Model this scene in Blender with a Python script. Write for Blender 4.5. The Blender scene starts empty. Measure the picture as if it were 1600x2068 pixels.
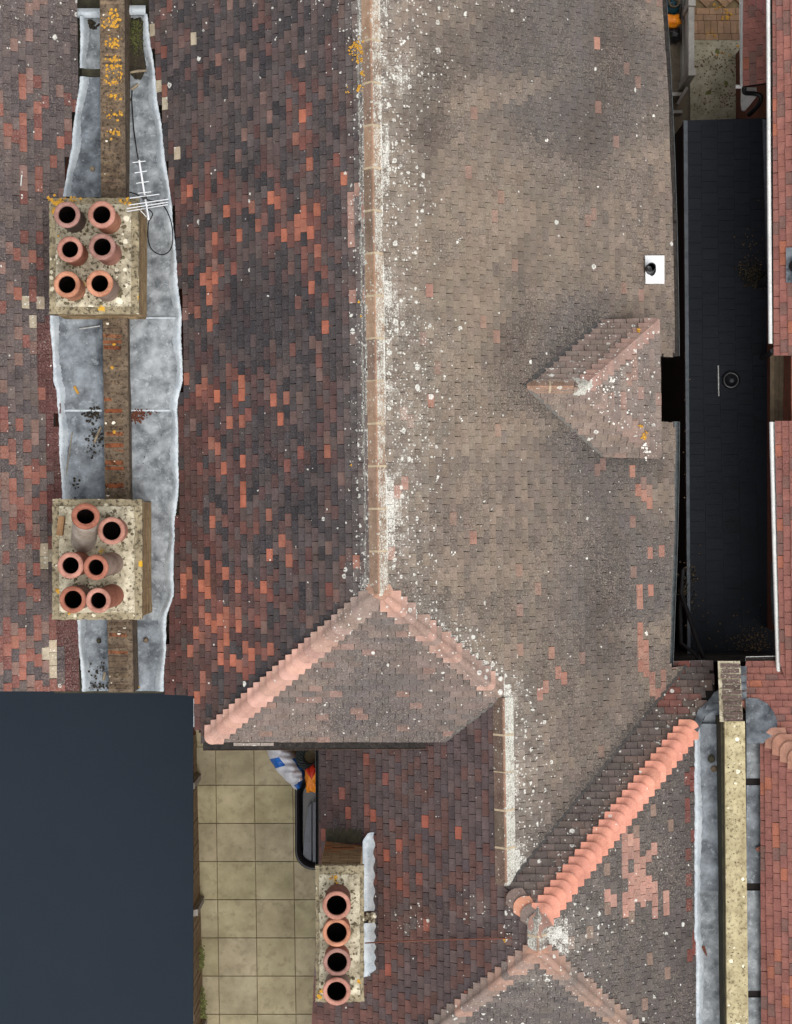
import bpy, math, random
import numpy as np
from mathutils import Matrix, Vector

# ------------------------------------------------------------------ camera, sky, sun, exposure
H, F = 34.0, 4300.0                      # drone height (m) and focal length in photo pixels
scene = bpy.context.scene
C = scene.collection
cam_d = bpy.data.cameras.new('drone_camera')
cam_d.sensor_fit = 'HORIZONTAL'; cam_d.sensor_width = 36.0
cam_d.lens = 36.0 * F / 1600.0; cam_d.clip_start = 0.5; cam_d.clip_end = 400.0
cam = bpy.data.objects.new('drone_camera', cam_d); C.objects.link(cam)
cam.location = (0, 0, H)
scene.camera = cam

sun_vec = Vector((0.20, -0.36, 1.1)).normalized()
SUN_EL = math.asin(sun_vec.z); SUN_AZ = math.atan2(sun_vec.x, sun_vec.y)
world = bpy.data.worlds.new('World'); scene.world = world; world.use_nodes = True
wn = world.node_tree; wn.nodes.clear()
sky = wn.nodes.new('ShaderNodeTexSky'); sky.sky_type = 'NISHITA'; sky.sun_disc = False
sky.sun_elevation = SUN_EL; sky.sun_rotation = SUN_AZ; sky.dust_density = 4.0
hs = wn.nodes.new('ShaderNodeHueSaturation'); hs.inputs['Saturation'].default_value = 0.16
bg = wn.nodes.new('ShaderNodeBackground'); bg.inputs['Strength'].default_value = 0.15
wo = wn.nodes.new('ShaderNodeOutputWorld')
wn.links.new(sky.outputs[0], hs.inputs['Color']); wn.links.new(hs.outputs[0], bg.inputs[0]); wn.links.new(bg.outputs[0], wo.inputs[0])
sl = bpy.data.lights.new('sun', 'SUN'); sl.energy = 0.9; sl.angle = math.radians(45); sl.color = (1.0, 0.955, 0.90)
so = bpy.data.objects.new('sun', sl); C.objects.link(so)
so.rotation_euler = sun_vec.to_track_quat('Z', 'Y').to_euler(); so.location = sun_vec * 60
scene.view_settings.view_transform = 'Standard'; scene.view_settings.look = 'None'
scene.view_settings.exposure = 0.40; scene.view_settings.gamma = 1.0; scene.view_settings.use_curve_mapping = False

RNG = random.Random(7)

# ------------------------------------------------------------------ survey helpers
def S(px, py, z):
    """survey point: photo pixel + known height -> metres"""
    return np.array([(px-800)/F*(H-z), (1034-py)/F*(H-z), z])
def on(px, py, pl, up=0.0):
    a, b, c = pl; sx = (px-800)/F; sy = (1034-py)/F; k = b*sx+c*sy
    p = S(px, py, (a+H*k)/(1+k)); p[2] += up; return p
def pix(p): return 800+p[0]*F/(H-p[2]), 1034-p[1]*F/(H-p[2])
def plane(p, n, s): return (p[2]-s*(p[0]*n[0]+p[1]*n[1]), s*n[0], s*n[1])
def pz(pl, x, y): return pl[0]+pl[1]*x+pl[2]*y
def meet(p, q, r):
    M = np.array([[b, c, -1.0] for a, b, c in (p, q, r)]); return np.linalg.solve(M, [-t[0] for t in (p, q, r)])
def zmeet(p, q, z): return meet(p, q, (z, 0, 0))
def normal(pl): v = np.array([-pl[1], -pl[2], 1.0]); return v/np.linalg.norm(v)
def lerp_list(t, pts):
    xs = [p[0] for p in pts]; ys = [p[1] for p in pts]; return float(np.interp(t, xs, ys))

def lin(r, g, b):
    f = lambda c: (c/255/12.92) if c/255 <= 0.04045 else ((c/255+0.055)/1.055)**2.4
    return (f(r), f(g), f(b))
def mixc(a, b, t): return tuple(a[i]*(1-t)+b[i]*t for i in range(3))
def snoise(x, y, s=0):
    return (math.sin(x*1.0+1.7*s+0.6*math.sin(y*1.3+s))+math.sin(y*0.9+2.1*s+0.8*math.sin(x*0.7+s*3))+math.sin((x+y)*0.53+s))/3

# ------------------------------------------------------------------ objects
def tag(o, label=None, cat=None, group=None, kind=None):
    if label: o['label'] = label
    if cat: o['category'] = cat
    if group: o['group'] = group
    if kind: o['kind'] = kind
    return o
def empty(name, loc, label, cat, group=None):
    o = bpy.data.objects.new(name, None); C.objects.link(o); o.location = tuple(loc); o.empty_display_size = 0.2
    return tag(o, label, cat, group)
def attach(o, parent):
    if parent is not None:
        o.parent = parent
        if parent.type == 'EMPTY': o.matrix_parent_inverse = Matrix.Translation(-parent.location)
    return o
def link(name, me, parent=None):
    o = bpy.data.objects.new(name, me); C.objects.link(o); return attach(o, parent)

class MB:
    def __init__(s): s.v = []; s.f = []; s.t = []; s.m = []; s.sm = []
    def add(s, verts, faces, tint=None, mi=0, smooth=False):
        n = len(s.v); s.v += [tuple(map(float, p)) for p in verts]
        for f in faces: s.f.append([i+n for i in f]); s.t.append(tint or (1, 1, 1, 1)); s.m.append(mi); s.sm.append(smooth)
        return s
    def box(s, c, d, rz=0.0, R=None, **k):
        c = np.array(c, float); M = np.array(R) if R is not None else np.array(Matrix.Rotation(rz, 3, 'Z'))
        vs = [c+M@np.array([sx*d[0]/2, sy*d[1]/2, sz*d[2]/2]) for sz in (-1, 1) for sy in (-1, 1) for sx in (-1, 1)]
        return s.add(vs, [(0, 2, 3, 1), (4, 5, 7, 6), (0, 1, 5, 4), (2, 6, 7, 3), (0, 4, 6, 2), (1, 3, 7, 5)], **k)
    def prism(s, poly, bot, **k):
        """poly: top ring (3D, CCW from above); bot: same ring lower"""
        n = len(poly); s.add(list(poly)+list(bot), [list(range(n)), list(range(2*n-1, n-1, -1))]+[(i, i+n, (i+1) % n+n, (i+1) % n) for i in range(n)], **k); return s
    def slab(s, poly, th, **k): return s.prism(poly, [np.array(p)-np.array([0, 0, th]) for p in poly], **k)
    def tube(s, path, r, n=8, caps=True, **k):
        path = [np.array(p, float) for p in path]; rings = []
        rs = r if isinstance(r, (list, tuple)) else [r]*len(path)
        for i, p in enumerate(path):
            t = path[min(i+1, len(path)-1)]-path[max(i-1, 0)]; t /= np.linalg.norm(t)+1e-9
            a = np.array([0, 0, 1.0]) if abs(t[2]) < .9 else np.array([1.0, 0, 0])
            u = np.cross(t, a); u /= np.linalg.norm(u); w = np.cross(u, t)
            rings.append([p+rs[i]*(math.cos(q*2*math.pi/n)*u+math.sin(q*2*math.pi/n)*w) for q in range(n)])
        vs = [v for rg in rings for v in rg]; fs = []
        for i in range(len(path)-1):
            for q in range(n): a = i*n+q; b = i*n+(q+1) % n; fs.append((a, a+n, b+n, b))
        k.setdefault('smooth', True); s.add(vs, fs, **k)
        if caps: k['smooth'] = False; s.add(rings[0], [list(range(n))], **k); s.add(rings[-1], [list(range(n-1, -1, -1))], **k)
        return s
    def lathe(s, prof, M, n=24, **k):
        """prof: (r, z) list, M: 4x4"""
        vs = []
        for r, z in prof:
            for q in range(n): a = q*2*math.pi/n; vs.append(tuple(M @ Vector((r*math.cos(a), r*math.sin(a), z))))
        fs = []
        for i in range(len(prof)-1):
            for q in range(n): a = i*n+q; b = i*n+(q+1) % n; fs.append((a, b, b+n, a+n))
        k.setdefault('smooth', True); return s.add(vs, fs, **k)
    def grid(s, rows, flip=False, **k):
        nr = len(rows); nc = len(rows[0]); vs = [p for r in rows for p in r]; fs = []
        for i in range(nr-1):
            for j in range(nc-1):
                f = (i*nc+j, i*nc+j+1, (i+1)*nc+j+1, (i+1)*nc+j); fs.append(f[::-1] if flip else f)
        k.setdefault('smooth', True); return s.add(vs, fs, **k)
    def mesh(s, name, mat):
        me = bpy.data.meshes.new(name); me.from_pydata(s.v, [], s.f)
        mats = mat if isinstance(mat, (list, tuple)) else [mat]
        for m in mats: me.materials.append(m)
        me.polygons.foreach_set('material_index', s.m); me.polygons.foreach_set('use_smooth', s.sm)
        a = me.attributes.new('tint', 'FLOAT_COLOR', 'FACE'); a.data.foreach_set('color', np.array(s.t, np.float32).ravel())
        me.update(); return me
    def build(s, name, mat, parent=None): return link(name, s.mesh(name, mat), parent)

def blob(mb, c, rad, h, r, n=9):
    ring = [(c[0]+rad*r.uniform(.65, 1.2)*math.cos(2*math.pi*i/n), c[1]+rad*r.uniform(.65, 1.2)*math.sin(2*math.pi*i/n), c[2]) for i in range(n)]
    ins = [(c[0]+(p[0]-c[0])*.6, c[1]+(p[1]-c[1])*.6, c[2]+h*r.uniform(.7, 1.2)) for p in ring]
    mb.add(ring+ins, [(i, (i+1) % n, (i+1) % n+n, i+n) for i in range(n)]+[tuple(range(n, 2*n))], smooth=True)
# ------------------------------------------------------------------ materials
class NT:
    def __init__(s, name):
        s.mat = bpy.data.materials.new(name); s.mat.use_nodes = True; s.t = s.mat.node_tree; s.t.nodes.clear()
        s.out = s.t.nodes.new('ShaderNodeOutputMaterial'); s.bsdf = s.t.nodes.new('ShaderNodeBsdfPrincipled')
        s.t.links.new(s.bsdf.outputs[0], s.out.inputs[0]); s.geo = s.t.nodes.new('ShaderNodeNewGeometry'); s.pos = s.geo.outputs['Position']
    def put(s, sock, v):
        if hasattr(v, 'is_output') or isinstance(v, bpy.types.NodeSocket): s.t.links.new(v, sock)
        elif v is not None:
            if isinstance(v, (tuple, list)) and len(v) == 3 and sock.type == 'RGBA': v = (*v, 1)
            sock.default_value = v
    def math(s, op, a, b=None, c=None, clamp=False):
        n = s.t.nodes.new('ShaderNodeMath'); n.operation = op; n.use_clamp = clamp
        for i, v in enumerate((a, b, c)):
            if v is not None: s.put(n.inputs[i], v)
        return n.outputs[0]
    def mix(s, f, a, b, mode='MIX'):
        n = s.t.nodes.new('ShaderNodeMix'); n.data_type = 'RGBA'; n.blend_type = mode; n.clamp_factor = True
        s.put(n.inputs[0], f); s.put(n.inputs[6], a); s.put(n.inputs[7], b); return n.outputs[2]
    def noise(s, scale, detail=4, rough=.6, vec=None, dist=0):
        n = s.t.nodes.new('ShaderNodeTexNoise'); n.inputs['Scale'].default_value = scale; n.inputs['Detail'].default_value = detail
        n.inputs['Roughness'].default_value = rough; n.inputs['Distortion'].default_value = dist; s.t.links.new(vec or s.pos, n.inputs['Vector']); return n
    def vor(s, scale, vec=None):
        n = s.t.nodes.new('ShaderNodeTexVoronoi'); n.inputs['Scale'].default_value = scale; s.t.links.new(vec or s.pos, n.inputs['Vector']); return n
    def rng(s, v, a, b, c=0.0, d=1.0):
        n = s.t.nodes.new('ShaderNodeMapRange'); s.put(n.inputs[0], v)
        for i, q in enumerate((a, b, c, d)): s.put(n.inputs[i+1], q)
        return n.outputs[0]
    def sep(s, col):
        n = s.t.nodes.new('ShaderNodeSeparateColor'); s.t.links.new(col, n.inputs[0]); return n.outputs
    def warp(s, scale, amt):
        n = s.noise(scale, 2); v = s.t.nodes.new('ShaderNodeVectorMath'); v.operation = 'SUBTRACT'; s.t.links.new(n.outputs['Color'], v.inputs[0]); v.inputs[1].default_value = (.5, .5, .5)
        m = s.t.nodes.new('ShaderNodeVectorMath'); m.operation = 'MULTIPLY_ADD'; s.t.links.new(v.outputs[0], m.inputs[0]); m.inputs[1].default_value = (amt,)*3; s.t.links.new(s.pos, m.inputs[2]); return m.outputs[0]
    def stretch(s, sc):
        m = s.t.nodes.new('ShaderNodeVectorMath'); m.operation = 'MULTIPLY'; s.t.links.new(s.pos, m.inputs[0]); m.inputs[1].default_value = sc; return m.outputs[0]
    def tinted(s):
        oi = s.t.nodes.new('ShaderNodeObjectInfo'); at = s.t.nodes.new('ShaderNodeAttribute'); at.attribute_name = 'tint'
        col = s.mix(1.0, oi.outputs['Color'], at.outputs['Color'], 'MULTIPLY'); return col, s.math('MULTIPLY', oi.outputs['Alpha'], at.outputs['Alpha'])
    def spots(s, density, scale, rmin, rmax, wp, ring=True):
        v = s.vor(scale, wp); c = s.sep(v.outputs['Color'])
        rad = s.math('MULTIPLY_ADD', s.math('POWER', c[0], 2.0), rmax-rmin, rmin)
        m = s.math('MULTIPLY', s.math('SUBTRACT', rad, v.outputs['Distance']), 14.0, clamp=True)
        m = s.math('MULTIPLY', m, s.math('GREATER_THAN', density, c[1]))
        if ring:
            inner = s.math('LESS_THAN', v.outputs['Distance'], s.math('MULTIPLY', rad, .5)); inner = s.math('MULTIPLY', inner, s.math('GREATER_THAN', c[2], .62))
            m = s.math('MULTIPLY', m, s.math('MULTIPLY_ADD', inner, -.6, 1.0))
        return m
    def bump(s, h, strength, dist=.01):
        b = s.t.nodes.new('ShaderNodeBump'); b.inputs['Strength'].default_value = strength; b.inputs['Distance'].default_value = dist
        s.put(b.inputs['Height'], h); s.t.links.new(b.outputs[0], s.bsdf.inputs['Normal'])
    def done(s, col, rough=.9, spec=.25, metal=0.0):
        s.put(s.bsdf.inputs['Base Color'], col); s.put(s.bsdf.inputs['Roughness'], rough); s.bsdf.inputs['Specular IOR Level'].default_value = spec
        s.bsdf.inputs['Metallic'].default_value = metal; return s.mat

def tile_mat(name, speck, speck_col, dark=.35, mott=.22, lich_col=(236, 234, 226), grime=.3, base_spots=.02):
    t = NT(name); col, lich = t.tinted()
    big = t.noise(6, 3, .6).outputs[0]
    col = t.mix(1.0, col, t.mix(t.rng(big, .32, .68), (1-mott,)*3, (1+mott,)*3), 'MULTIPLY')
    g = t.noise(1.1, 4, .65); gs = t.sep(g.outputs['Color'])
    col = t.mix(t.rng(gs[0], .48, .75, 0, grime), col, lin(80, 76, 73))
    spn = t.rng(gs[1], .38, .62, .35, 1.0)
    fine = t.noise(48, 3, .75); fs = t.sep(fine.outputs['Color'])
    col = t.mix(t.math('MULTIPLY', t.rng(fs[0], .50, .62, 0, speck), spn), col, lin(*speck_col))
    col = t.mix(t.math('MULTIPLY', t.rng(fs[1], .50, .64, 0, dark), spn), col, lin(40, 36, 36))
    wp = t.warp(30, .035)
    l2 = t.math('ADD', lich, base_spots)
    m = t.math('MAXIMUM', t.spots(t.math('MULTIPLY', l2, .9), 11.5, .10, .48, wp), t.spots(t.math('MULTIPLY', l2, .9), 30, .18, .52, wp, False))
    crust = t.math('MULTIPLY', t.math('SUBTRACT', t.math('MULTIPLY_ADD', fs[2], .7, t.math('MULTIPLY', big, .3)), t.math('MULTIPLY_ADD', lich, -.50, .875)), 12, clamp=True)
    m = t.math('MAXIMUM', m, crust)
    col = t.mix(t.math('MULTIPLY', t.math('MULTIPLY', lich, t.rng(big, .35, .65, .2, 1.0)), .42), col, lin(176, 170, 160))
    lc = t.mix(t.rng(fs[1], .38, .62), lin(*lich_col), lin(lich_col[0]*.78, lich_col[1]*.79, lich_col[2]*.78))
    col = t.mix(t.math('MULTIPLY', m, t.rng(fs[0], .35, .6, .72, .96)), col, lc)
    t.bump(fine.outputs[0], .3, .006)
    return t.done(col, .92, .2)

def rough_mat(name, c1, c2, s1=6, c3=None, s3=60, t3=.6, a3=.8, c4=None, s4=12, d4=.2, r4=.4, rough=.85, bump=.3, spec=.25, use_tint=False, var=.15, metal=0, lichen_yellow=False):
    """mottled surface: c1/c2 cloudy, c3 fine specks, c4 round growths"""
    t = NT(name)
    col = t.mix(t.rng(t.noise(s1, 5, .65).outputs[0], .35, .65), lin(*c1), lin(*c2))
    fine = t.noise(s3, 5, .7).outputs[0]
    if c3: col = t.mix(t.rng(fine, t3, t3+.08, 0, a3), col, lin(*c3))
    if var: col = t.mix(1.0, col, t.mix(t.noise(s1*.25, 3).outputs[0], (1-var,)*3, (1+var,)*3), 'MULTIPLY')
    if use_tint: k, al = t.tinted(); col = t.mix(1.0, col, k, 'MULTIPLY')
    if c4: col = t.mix(t.spots(d4, s4, .12, r4, t.warp(s4*2, .4/s4)), col, lin(*c4))
    if lichen_yellow: col = t.mix(t.math('MULTIPLY', t.spots(.22, 6, .05, .42, t.warp(18, .1), False), t.rng(t.noise(1.3, 2).outputs[0], .5, .56)), col, lin(206, 160, 48))
    if bump: t.bump(fine, bump, .008)
    return t.done(col, rough, spec, metal)

M = {}
M['tile_dark'] = tile_mat('clay_tile_dark', .34, (122, 110, 106), .36, .20, grime=.25, base_spots=.004)
M['tile_grey'] = tile_mat('clay_tile_weathered', .62, (162, 150, 138), .52, .15, grime=.40, base_spots=.006)
M['tile_left'] = tile_mat('clay_tile_mottled', .60, (154, 138, 130), .50, .20, grime=.28, base_spots=.004)
M['tile_red'] = tile_mat('clay_tile_red', .30, (176, 134, 122), .32, .16, grime=.15, base_spots=.0)
M['bonnet'] = tile_mat('clay_bonnet', .22, (226, 190, 172), .14, .12, grime=.06, base_spots=.0)
M['ridge'] = tile_mat('clay_ridge', .30, (190, 172, 150), .35, .20, lich_col=(232, 231, 220), grime=.15, base_spots=.06)
M['underlay'] = rough_mat('roof_underlay', (40, 34, 32), (30, 27, 26), 8, bump=0)
M['mortar'] = rough_mat('bedding_mortar', (150, 146, 136), (112, 106, 98), 9, (226, 226, 220), 45, .52, .95, bump=.5, c4=(60, 56, 52), s4=26, d4=.35, r4=.45)
M['mortar_joint'] = rough_mat('mortar_joint', (206, 188, 160), (176, 158, 132), 20, (120, 104, 90), 60, .6, .6)
M['wall'] = rough_mat('house_brick', (128, 78, 62), (104, 66, 54), 9, (160, 140, 124), 50, .6, .5)
M['lead'] = rough_mat('old_lead', (88, 93, 97), (156, 161, 164), 5, (190, 196, 199), 14, .55, .4, rough=.62, bump=.15, spec=.45, var=.22, c4=(70, 70, 70), s4=14, d4=.05, r4=.3)
M['lead_blue'] = rough_mat('old_lead_blue', (64, 70, 77), (134, 142, 149), 4.5, (172, 181, 187), 12, .56, .4, rough=.55, bump=.15, spec=.5, var=.25)
M['lead_white'] = rough_mat('lead_patina', (206, 213, 217), (172, 182, 189), 7, (132, 142, 150), 26, .57, .6, rough=.65, bump=.2, spec=.4, var=.08)
M['moss_strip'] = rough_mat('damp_board', (72, 68, 52), (50, 48, 40), 8, (96, 92, 70), 50, .58, .7)
M['brick_edge'] = rough_mat('coping_brick', (140, 122, 100), (92, 78, 66), 9, (58, 50, 42), 20, .52, .9, c4=(226, 220, 202), s4=14, d4=.16, r4=.45, use_tint=True, bump=.6)
M['coping_mortar'] = rough_mat('coping_mortar', (122, 106, 88), (80, 68, 56), 9, (52, 44, 36), 22, .52, .85, bump=.6)
M['chim_brick'] = rough_mat('stack_brick', (168, 146, 112), (136, 112, 84), 7, (200, 184, 150), 50, .58, .6, use_tint=True, bump=.5)
M['joint_dark'] = rough_mat('stack_joint', (92, 78, 60), (70, 60, 48), 12)
M['flaunch'] = rough_mat('cement_flaunching', (206, 197, 172), (130, 120, 100), 5, (72, 63, 50), 24, .53, .9, c4=(226, 219, 198), s4=11, d4=.34, r4=.5, bump=.8, lichen_yellow=True)
M['flaunch_pale'] = rough_mat('cement_pale', (212, 203, 178), (140, 130, 108), 5.5, (84, 73, 57), 20, .535, .9, c4=(104, 94, 76), s4=14, d4=.20, r4=.45, bump=.7, lichen_yellow=True)
M['cap_dirty'] = rough_mat('oversail_cement', (166, 154, 126), (112, 102, 82), 6, (66, 58, 46), 24, .53, .85, c4=(206, 198, 174), s4=13, d4=.25, r4=.45, bump=.8, lichen_yellow=True)
M['moss_pale'] = rough_mat('dry_moss', (112, 102, 78), (80, 72, 54), 14, (140, 132, 104), 50, .58, .6, bump=.8)
M['pot'] = rough_mat('terracotta', (255, 255, 255), (196, 188, 182), 5, (150, 138, 132), 40, .58, .55, use_tint=True, bump=.15, rough=.8)
M['soot_bore_black'] = rough_mat('soot_bore_black', (20, 14, 12), (9, 7, 6), 10, bump=0, spec=.05)
M['coping'] = rough_mat('concrete_coping', (192, 180, 144), (150, 138, 106), 6, (104, 92, 66), 24, .545, .8, c4=(240, 234, 212), s4=12, d4=.34, r4=.42, bump=.5)
M['coping_pit'] = rough_mat('pit', (60, 52, 40), (46, 40, 32), 9)
M['gutter_dark'] = rough_mat('gutter_grey', (92, 98, 100), (66, 70, 72), 9, (136, 140, 140), 60, .58, .5, rough=.5, spec=.4)
M['gutter_black'] = rough_mat('black_pipe', (34, 34, 36), (24, 24, 26), 9, (70, 70, 70), 60, .62, .4, rough=.45, spec=.4)
M['gutter_brown'] = rough_mat('gutter_brown', (104, 84, 72), (82, 66, 58), 9, (140, 120, 106), 40, .58, .6, rough=.7)
M['gutter_white'] = rough_mat('white_plastic', (226, 226, 223), (204, 205, 202), 5, (140, 138, 130), 36, .58, .5, rough=.45, spec=.4)
M['silt'] = rough_mat('gutter_silt', (58, 53, 49), (36, 33, 32), 14, (128, 122, 112), 60, .6, .7, bump=.8)
M['felt'] = rough_mat('flat_roof_felt', (20, 25, 33), (15, 19, 26), 2, (34, 38, 44), 40, .58, .35, rough=.8, spec=.3, use_tint=True, var=.18)
M['felt_edge'] = rough_mat('felt_trim', (86, 92, 98), (66, 71, 76), 9, (120, 124, 124), 50, .6, .6, rough=.7)
M['overlay_dark'] = rough_mat('overlay_slate', (35, 43, 52), (36, 44, 53), 2, None, rough=.85, bump=0, spec=.15, var=.03, use_tint=True)
M['slab'] = rough_mat('patio_slab', (184, 174, 144), (146, 137, 110), 1.6, (118, 110, 86), 7, .54, .35, use_tint=True, var=.2, bump=.15)
M['sand_joint'] = rough_mat('joint_sand', (140, 122, 90), (116, 100, 74), 12)
M['ground'] = rough_mat('yard_ground', (120, 110, 94), (92, 84, 72), 3, (150, 140, 120), 30, .58, .6)
M['concrete_moss'] = rough_mat('mossy_concrete', (184, 176, 154), (140, 134, 112), 4, (92, 84, 62), 18, .56, .8, c4=(104, 104, 58), s4=6, d4=.12, r4=.5, bump=.5)
M['paver'] = rough_mat('block_paver', (164, 132, 106), (136, 110, 88), 8, (196, 172, 138), 40, .6, .6, use_tint=True)
M['fence_grey'] = rough_mat('concrete_fence', (170, 166, 158), (140, 136, 130), 7, (196, 192, 184), 50, .6, .5)
M['fence_wood'] = rough_mat('weathered_fence', (150, 130, 104), (120, 104, 84), 9, (186, 168, 138), 50, .58, .6)
M['timber'] = rough_mat('timber_boards', (98, 84, 66), (76, 66, 52), 14, (60, 50, 40), 70, .56, .6, use_tint=True)
M['plastic_black'] = rough_mat('black_plastic', (26, 27, 30), (20, 21, 24), 6, rough=.35, spec=.5, bump=0)
M['plastic_slate'] = rough_mat('slate_plastic', (70, 78, 92), (54, 60, 72), 8, (34, 38, 46), 30, .6, .5, rough=.4, spec=.5)
M['sack_white'] = rough_mat('white_sack', (214, 216, 222), (196, 199, 206), 6, rough=.4, spec=.4, bump=0)
M['sack_blue'] = rough_mat('blue_print', (26, 104, 190), (20, 88, 168), 6, rough=.4, spec=.4, bump=0)
M['bag_orange'] = rough_mat('orange_bag', (240, 150, 30), (222, 120, 24), 9, rough=.45, spec=.4, bump=0)
M['bag_red'] = rough_mat('red_bag', (206, 56, 32), (188, 44, 28), 9, rough=.45, spec=.4, bump=0)
M['bag_teal'] = rough_mat('teal_bag', (22, 70, 84), (16, 54, 66), 9, (150, 170, 174), 30, .66, .7, rough=.4, spec=.4, bump=0)
M['hi_vis'] = rough_mat('hi_vis', (206, 214, 70), (180, 190, 56), 9, bump=0)
M['rubber'] = rough_mat('tyre_rubber', (44, 50, 50), (30, 34, 34), 14, (104, 120, 116), 50, .58, .7)
M['soil'] = rough_mat('gutter_soil', (58, 50, 40), (40, 36, 30), 12, (92, 96, 52), 40, .58, .8, bump=1.0)
M['stick'] = rough_mat('dead_wood', (160, 146, 124), (120, 106, 88), 20, bump=.4)
M['leaf'] = rough_mat('dead_leaf', (110, 66, 48), (84, 50, 38), 20)
M['leaf_dull'] = rough_mat('trodden_leaf', (112, 92, 66), (84, 68, 50), 30, (60, 48, 36), 60, .55, .6)
M['leaf_yellow'] = rough_mat('yellow_leaf', (196, 150, 60), (168, 120, 52), 20)
M['pale'] = rough_mat('pale_flake', (196, 198, 196), (150, 152, 150), 20)
M['alu'] = rough_mat('aerial_metal', (226, 228, 230), (206, 208, 210), 9, rough=.4, spec=.5, bump=0, metal=.0)
M['cable'] = rough_mat('black_cable', (26, 26, 28), (20, 20, 22), 9, bump=0)
M['rust'] = rough_mat('rusty_rod', (134, 86, 72), (108, 70, 60), 20)
M['lichen_orange'] = rough_mat('orange_lichen', (206, 158, 56), (176, 122, 40), 50, (226, 196, 110), 70, .56, .7, bump=.6)

# ------------------------------------------------------------------ roof planes (surveyed)
EPS = 0.0142
nE = np.array([1, EPS])/math.hypot(1, EPS)
T = 0.9; ZR = 8.6
PA = plane(S(757, 600, ZR), nE, T)                       # main roof, west slope
PB = plane(S(757, 600, ZR), nE, -T)                      # main roof, east slope
PC = plane(S(765, 1196, ZR), (0, 1), 1.02)               # rear hip end
PW = plane(on(1019, 1580, PB), nE, T)                    # wing, west slope
PW_ = plane(on(1029, 1580, PB), nE, T)
R2 = on(1095, 1848, PW_)
PE = plane(R2, nE, -T); PN = plane(R2, (0, 1), -T)
PS = plane(on(1096, 1928, PW_), (0, 1), T)
ZG = on(366, 700, PA)[2]
PI = plane(S(112, 700, ZG), nE, -T)                      # left house, east slope
PRW = plane(S(1541, 1700, 5.55), nE, T)                  # right house rear, west slope
PRN = plane(S(1550, 1338, 4.85), (0, 1), -T)             # right house, north slope
PRM = plane(S(1566, 600, 5.0), nE, T)                    # right house main west slope
PRP = plane(S(1503, 100, 2.9), nE, T*.9)                 # right house lean-to
D_RIDGE = on(1060, 780, PB); DZ = D_RIDGE[2]
PD_N = plane(D_RIDGE, (0, 1), -1.05); PD_S = plane(D_RIDGE, (0, 1), 1.12); PD_E = plane(S(1178, 782, DZ), nE, -T)

# ------------------------------------------------------------------ tile laying
def clip(poly, region):
    out = poly
    n = len(region)
    for i in range(n):
        a = region[i]; b = region[(i+1) % n]; ex, ey = b[0]-a[0], b[1]-a[1]; res = []
        m = len(out)
        for j in range(m):
            p = out[j]; q = out[(j+1) % m]
            dp = ex*(p[1]-a[1])-ey*(p[0]-a[0]); dq = ex*(q[1]-a[1])-ey*(q[0]-a[0])
            if dp >= 0: res.append(p)
            if (dp >= 0) != (dq >= 0): t = dp/(dp-dq); res.append((p[0]+t*(q[0]-p[0]), p[1]+t*(q[1]-p[1])))
        out = res
        if len(out) < 3: return []
    return out
def hull(pts):
    pts = sorted(set((round(a, 6), round(b, 6)) for a, b in pts)); cr = lambda o, a, b: (a[0]-o[0])*(b[1]-o[1])-(a[1]-o[1])*(b[0]-o[0])
    def half(ps):
        out = []
        for p in ps:
            while len(out) > 1 and cr(out[-2], out[-1], p) <= 0: out.pop()
            out.append(p)
        return out[:-1]
    return half(pts)+half(pts[::-1])
def area(p): return .5*sum(p[i][0]*p[(i+1) % len(p)][1]-p[(i+1) % len(p)][0]*p[i][1] for i in range(len(p)))

GA, TW, TH = .114, .168, .019
def top_off(l): return .038-.022*l/GA
_tile_mesh = {}
def unit_tile(mat):
    if mat not in _tile_mesh:
        mb = MB(); w = (TW-.005)/2; L = GA*1.35
        # slightly cambered clay plain tile with three nibbed strips across its width
        xs = [-w, -w*.35, w*.35, w]; cam_ = [0, .0022, .0022, 0]
        top = [[(x, y, top_off(y)+c) for x, c in zip(xs, cam_)] for y in (0, L)]
        bot = [[(x, y, top_off(y)+c-TH) for x, c in zip(xs, cam_)] for y in (0, L)]
        mb.grid(top, smooth=False); mb.grid([bot[0], top[0]], smooth=False)
        mb.add([bot[0][0], top[0][0], top[1][0], bot[1][0]], [(0, 1, 2, 3)]); mb.add([bot[0][3], bot[1][3], top[1][3], top[0][3]], [(0, 1, 2, 3)])
        _tile_mesh[mat] = mb.mesh('tile', M[mat])
    return _tile_mesh[mat]

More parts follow.
